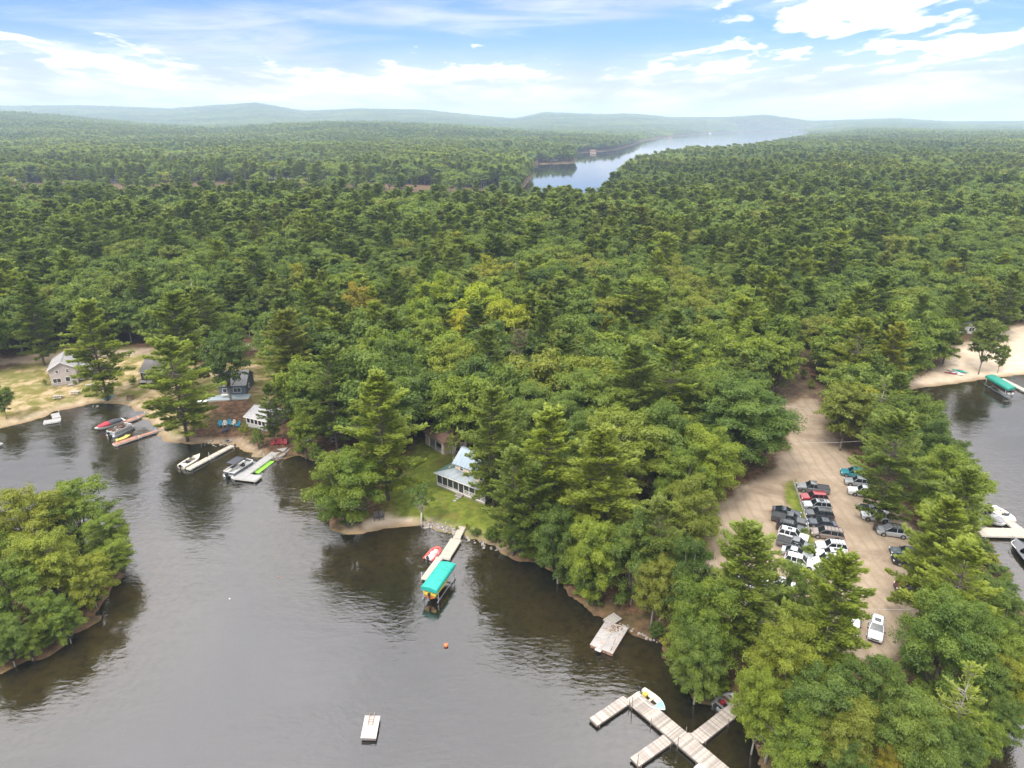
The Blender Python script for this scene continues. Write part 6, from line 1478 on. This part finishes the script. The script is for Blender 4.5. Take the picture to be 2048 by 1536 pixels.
# ------------------------------------------------------------------ things about the yards
def adirondack(px, py, m, label, face, group=None, z=1.9, cat='chair', s=1.0):
    p_ = at(px, py, z); p_ = at(px, py, gz(*p_) + .35); o = thing('garden_chair', label, cat, (p_[0], p_[1], gz(*p_)), face, group); o.scale = (s, s, s)
    MB().slab([(.32, -.3, .40), (.32, .3, .40), (-.25, .3, .28), (-.25, -.3, .28)], .04).build('seat', m, o)
    for k in range(5): y = -.24 + .12 * k; MB().slab([(-.22, y - .052, .28), (-.22, y + .052, .28), (-.50, y + .06, 1.02 - .02 * abs(k - 2) ** 2), (-.50, y - .06, 1.02 - .02 * abs(k - 2) ** 2)], .03).build('slat', m, o)
    for sd in (-1, 1):
        MB().box((0, sd * .36, .58), (.74, .12, .035)).build('armrest', m, o); MB().box((.3, sd * .34, .28), (.08, .05, .58)).build('leg', m, o); MB().bar((-.1, sd * .33, .33), (-.52, sd * .33, .04), .05, .09).build('leg', m, o)
    return o
M_TURQ = mat('turquoise_paint', (.015, .26, .40), .5, var=.06)
M_REDP = mat('faded_red_paint', (.36, .045, .055), .55, var=.1)
M_CHW = mat('cream_paint', (.66, .58, .48), .6, var=.06)
M_NAVYC = mat('navy_fabric', (.03, .05, .13), .8)
M_GREYC = mat('grey_chair_wood', (.105, .09, .085), .8, var=.2)
adirondack(442, 851, M_TURQ, 'turquoise garden chair at the left of the row above the fire pit', -1.0, 'turquoise garden chairs', s=1.25)
adirondack(458, 849, M_TURQ, 'turquoise garden chair in the middle, between the two cream ones', -1.57, 'turquoise garden chairs', s=1.25)
adirondack(475, 852, M_TURQ, 'turquoise garden chair at the right of the row, beside the lighter shrub', -2.3, 'turquoise garden chairs', s=1.25)
adirondack(450, 850.5, M_CHW, 'cream garden chair between the left and middle turquoise chairs', -1.3, None, s=1.2)
adirondack(466, 849, M_CHW, 'cream garden chair between the middle and right turquoise chairs', -1.9, None, s=1.2)
adirondack(449.5, 864, M_NAVYC, 'navy and black chair left of the fire pit', .6); adirondack(457, 861, M_CANV, 'black chair behind the fire pit', -1.2)
p_ = at(454.5, 868.5, 1.8); fo = thing('fire_pit', 'small round fire pit with a dark ring below the turquoise chairs', 'fire pit', (p_[0], p_[1], gz(*p_)))
rocks(fo, [(.6 * math.cos(a), .6 * math.sin(a), .08) for a in np.linspace(0, 5.8, 9)], .8); MB().prism([(.45 * math.cos(a), .45 * math.sin(a)) for a in np.linspace(0, 5.7, 10)], -.05, .06).build('ash', M_NEARBLACK, fo)
for k, (px, py) in enumerate(((546, 889), (553, 887.5), (560.5, 888.5), (570, 890.5))):
    adirondack(px, py, M_REDP, ('leftmost', 'second from left', 'third from left', 'rightmost')[k] + ' of the four red chairs by the grey composite dock', -1.9 + .15 * k, 'red garden chairs', s=1.15)
adirondack(753, 1036, M_GREYC, 'left one of the two dark grey chairs on the small sandy beach', -1.2, 'grey beach chairs', z=.9, s=1.2); adirondack(763, 1034, M_GREYC, 'right one of the two dark grey chairs on the small sandy beach', -1.4, 'grey beach chairs', z=.9, s=1.2)
# shore platform and curved stone wall behind the grey dock
q = [at(*p_, .75) for p_ in ((541, 890), (577, 893), (567, 903), (556, 899))]; c0 = sum(q) / 4; o = thing('shore_platform', 'grey platform under the red chairs', 'platform', (c0[0], c0[1], 0)); q = [p_ - c0 for p_ in q]
for k in range(12):
    a = [lerp2(q, k / 12 + .004, 0), lerp2(q, (k + 1) / 12 - .004, 0), lerp2(q, (k + 1) / 12 - .004, 1), lerp2(q, k / 12 + .004, 1)]; MB().slab([(p_[0], p_[1], .75) for p_ in a], .05).build('plank', M_PLANKG, o)
MB().prism([lerp2(q, u, v) for u, v in ((.02, .02), (.98, .02), (.98, .98), (.02, .98))], -.3, .69).build('frame', M_FRAME, o)
wl = [at(*p_, .2) for p_ in ((541, 914), (548, 917), (557, 917), (566, 913), (574, 906), (581, 898))]; o = thing('stone_wall', 'low curved stone wall at the water right of the grey composite dock', 'stone wall', (wl[0][0], wl[0][1], 0))
pts_ = []
for a, b in zip(wl[:-1], wl[1:]):
    for t_ in np.linspace(0, 1, 7)[:-1]:
        for zz_ in (.0, .28, .5): p_ = a + (b - a) * t_ - wl[0]; pts_.append((p_[0], p_[1], zz_))
rocks(o, pts_, 1.1, 5, 'stone')
q = [at(*p_, .3) for p_ in ((545, 914), (557, 915), (566, 911), (574, 903), (566, 903), (552, 908))]; fl = MB().prism([tuple(p_ - wl[0]) for p_ in q], -.4, .42); fl.build('soil', mat('garden_soil', (.13, .10, .06), .95, var=.3), o)
# riprap by the dock
o0 = at(848, 1047, .4); o = thing('riprap', 'bank of loose pale and rusty stones between the beach and the pale plank dock', 'rocks', (o0[0], o0[1], 0)); rg = random.Random(8); pts_ = []
for k in range(130):
    t_ = rg.random(); px = 848 + 74 * t_; py = 1046 + 18 * t_ + rg.gauss(0, 2.6) - 2 * math.sin(t_ * 3); p_ = at(px, py, .4); pts_.append((p_[0] - o0[0], p_[1] - o0[1], max(gz(*p_), -.1) + .08))
rocks(o, pts_, .85, 3)
# shoreline stones here and there
for lab, (xa, ya), (xb, yb), n, s0 in (('loose stones along the bank right of the pale plank dock', (925, 1072), (1000, 1098), 26, .8), ('loose stones on the shore below the turquoise chairs', (400, 886), (470, 889), 30, .7), ('loose stones on the bank by the grey work raft', (1240, 1244), (1315, 1283), 30, .7)):
    o0 = at(xa, ya, .2); o = thing('shore_stones', lab, 'rocks', (o0[0], o0[1], 0)); pts_ = []
    for k in range(n): t_ = rg.random(); p_ = at(xa + (xb - xa) * t_, ya + (yb - ya) * t_ + rg.gauss(0, 2.2), .2); pts_.append((p_[0] - o0[0], p_[1] - o0[1], gz(*p_) + .05))
    rocks(o, pts_, s0, n)
# picnic tables and benches
def picnic(px, py, label, rz, m=M_GREYW, z=2.0):
    p_ = at(px, py, z); p_ = at(px, py, gz(*p_) + .6); o = thing('picnic_table', label, 'picnic table', (p_[0], p_[1], gz(*p_)), rz)
    for k in range(5): MB().box((0, -.32 + .16 * k, .74), (1.9, .145, .045)).build('top_board', m, o)
    for sd in (-1, 1):
        MB().box((0, sd * .72, .44), (1.9, .26, .045)).build('bench', m, o)
        for x in (-.7, .7): MB().bar((x, sd * .2, .72), (x, sd * .62, 0), .06, .1).build('leg', m, o)
    for x in (-.7, .7): MB().bar((x, -.75, .41), (x, .75, .41), .06, .09).build('brace', m, o)
picnic(116, 795, 'grey-green picnic table on the sand, nearer the water, left of the tall white pine', .25); picnic(150, 785, 'grey picnic table on the sand in front of the pink-grey house', .15); picnic(180, 770, 'picnic table in the grass behind the trunk of the tall white pine', .4)
p_ = at(258, 786, 2.2); o = thing('garden_bench', 'brown bench in the yard between the tall white pine and the broad bright pine', 'bench', (p_[0], p_[1], gz(*p_)), .05); M_BRW = mat('brown_bench_wood', (.15, .09, .06), .8, var=.25, obj_var=.1)
for k in range(3): MB().box((0, -.2 + .16 * k, .45), (1.7, .14, .05)).build('seat_board', M_BRW, o)
for k in range(3): MB().box((0, .30 + .02 * k, .62 + .16 * k), (1.7, .04, .14)).build('back_board', M_BRW, o)
for x in (-.7, .7): MB().box((x, -.15, .22), (.08, .08, .44)).build('leg', M_BRW, o); MB().box((x, .30, .5), (.08, .06, 1.0)).build('leg', M_BRW, o)
p_ = at(187, 797, 2.0); fo = thing('fire_ring', 'dark campfire ring left of the foot of the tall white pine', 'fire pit', (p_[0], p_[1], gz(*p_))); rocks(fo, [(.6 * math.cos(a), .6 * math.sin(a), .08) for a in np.linspace(0, 5.8, 9)], .9); MB().prism([(.5 * math.cos(a), .5 * math.sin(a)) for a in np.linspace(0, 5.7, 10)], -.05, .07).build('ash', M_NEARBLACK, fo)
# kayaks
def kayak(px, py, label, rz, m, L=3.2, z=1.6, tilt=0, m2=None):
    p_ = at(px, py, z); p_ = at(px, py, gz(*p_) + .3); o = thing('kayak', label, 'kayak', (p_[0], p_[1], gz(*p_) + .02), rz)
    xs = np.linspace(-L / 2, L / 2, 11); q = MB()
    q.loft([[(x, .36 * (1 - (2 * x / L) ** 2) ** .7 * math.cos(a) + 0, .18 + (.2 if math.sin(a) > 0 else .16) * (.25 + .75 * (1 - (2 * x / L) ** 2)) * math.sin(a) + .10 * (2 * x / L) ** 4) for a in np.linspace(0, 2 * math.pi, 10, endpoint=False)] for x in xs * .995], 0, True, True)
    h_ = q.build('hull', m, o); h_.rotation_euler = (tilt, 0, 0)
    c_ = MB().prism([(.42 * math.cos(a), .22 * math.sin(a)) for a in np.linspace(0, 5.8, 12)], .30, .40).build('cockpit', m2 or M_PLAST, o); c_.rotation_euler = (tilt, 0, 0); c_.location = (-.1, 0, .0); return o
kayak(215, 800, 'turquoise kayak leaning at the foot of the tall white pine, left one', 1.3, M_CYAN, 2.6, tilt=.5); kayak(220, 799, 'turquoise kayak leaning at the foot of the tall white pine, right one', 1.35, M_CYAN, 2.6, tilt=.5)
kayak(604, 887, 'orange kayak on the bank under the yellow-green slim tree', .75, M_ORA, 3.0); kayak(609, 891, 'turquoise kayak on the bank beside the orange one', .65, M_CYAN, 2.6); kayak(613, 881, 'pale blue kayak behind the orange one on the bank', .9, mat('pale_blue_plastic', (.35, .45, .62), .5), 2.4)
kayak(1918, 742, 'teal canoe pulled up on the beach under the pines', -.9, mat('teal_plastic', (.01, .33, .30), .5), 3.6); kayak(1923, 743, 'second teal canoe, lying right of the first on the beach', -.9, mat('teal_plastic_b', (.01, .30, .28), .5), 3.4)
kayak(1908, 744, 'grey canoe pulled up on the beach left of the teal ones', -.85, M_ALU, 3.6); kayak(1901, 747, 'dark red kayak at the left of the boats on the beach', -.4, mat('dark_red_plastic', (.20, .015, .03), .5), 3.0); kayak(1914, 749, 'white kayak nearest the water on the beach', -.7, M_HULLW, 3.0)
# ------------------------------------------------------------------ far cottages along the other shores
FARH = [(30, 374, M_WSID, M_SHINGW, 'long pale building at the far clearing, leftmost'), (238, 372, M_WSID, M_SHING, 'white cottage in the far clearing behind the wood'), (122, 374, M_TANW, M_SHING, 'tan cottage in the far clearing behind the wood, near the left'),
        (333, 368, M_WSID, M_SHINGW, 'white house at the far clearing below the sand pit'), (1070, 324, M_TANW, M_RUSTR, 'brown cottage on the far point in the lake, left side'), (1112, 320, M_WSID, M_SHINGW, 'white cottage among the tall pines of the far point in the lake'),
        (1186, 303, M_TANW, M_RUSTR, 'tan boathouse on the far shore behind the point'), (785, 250, M_WSID, M_SHINGW, 'white farmhouse on the far hill, left one'), (800, 250, M_WSID, M_SHING, 'white farmhouse on the far hill, right one'),
        (1340, 274, M_TANW, M_RUSTR, 'brown cottage on the far left shore of the lake'), (1420, 266, M_WSID, M_SHINGW, 'white cottage on the far left shore of the lake'), (1582, 263, M_WSID, M_RUSTR, 'cottage at the far end of the lake')]
for px, py, wm_, rm_, lab in FARH:
    Y = at(px, py, 3)[1]
    if py < 255: Y = 2750
    x = (px - 1024) / FPX * (Y * CP + (H - 3) * SP); z = gz(x, Y)
    o = thing('far_cottage', lab, 'house', (x, Y, max(z, .3)), .15); s = .8 if Y < 800 else .6 if Y < 1500 else .9
    W, D, hw, hr = 13 * s, 8 * s, 4.2 * s, 7 * s
    MB().prism([(-W / 2, -D / 2), (W / 2, -D / 2), (W / 2, D / 2), (-W / 2, D / 2)], -1, hw).build('wall', wm_, o)
    rf = MB(); rf.slab([(-W / 2 - .5, -D / 2 - .6, hw - .3), (W / 2 + .5, -D / 2 - .6, hw - .3), (W / 2 + .5, 0, hr), (-W / 2 - .5, 0, hr)], .2); rf.slab([(-W / 2 - .5, D / 2 + .6, hw - .3), (W / 2 + .5, D / 2 + .6, hw - .3), (W / 2 + .5, .01, hr), (-W / 2 - .5, .01, hr)], .2); rf.build('roof', rm_, o)
    for sx in (-1, 1): MB().add([(sx * W / 2, -D / 2, hw + .002), (sx * W / 2, D / 2, hw + .002), (sx * W / 2, 0, hr - .2)], [(0, 1, 2)]).build('gable', wm_, o)
    for k in range(3): MB().box((-W * .3 + W * .3 * k, -D / 2 - .04, hw * .55), (1.5 * s, .1, 1.5 * s)).build('window', M_PANE, o)
# ------------------------------------------------------------------ look-alikes: the place in the row is said last
ORD = ['leftmost', 'second from left', 'third from left', 'fourth from left', 'fifth from left', 'sixth from left', 'seventh from left', 'eighth from left', 'ninth from left', 'tenth from left']
byl = {}
for o in SC.objects:
    if o.parent is None and 'label' in o and 'category' in o: byl.setdefault(o['label'], []).append(o)
for lab, os_ in byl.items():
    n = len(os_)
    if n < 2 or n > 11: continue
    os_.sort(key=lambda o: proj(o.location.x, o.location.y, o.location.z + 4)[0])
    for k, o in enumerate(os_):
        w0 = ORD[k] if k < n - 1 or n > 10 and k < 10 else 'rightmost'
        o['label'] = w0 + ' ' + lab
for o in SC.objects:
    if 'label' in o and not 4 <= len(o['label'].split()) <= 16: print('LABEL', len(o['label'].split()), o.name, o['label'])
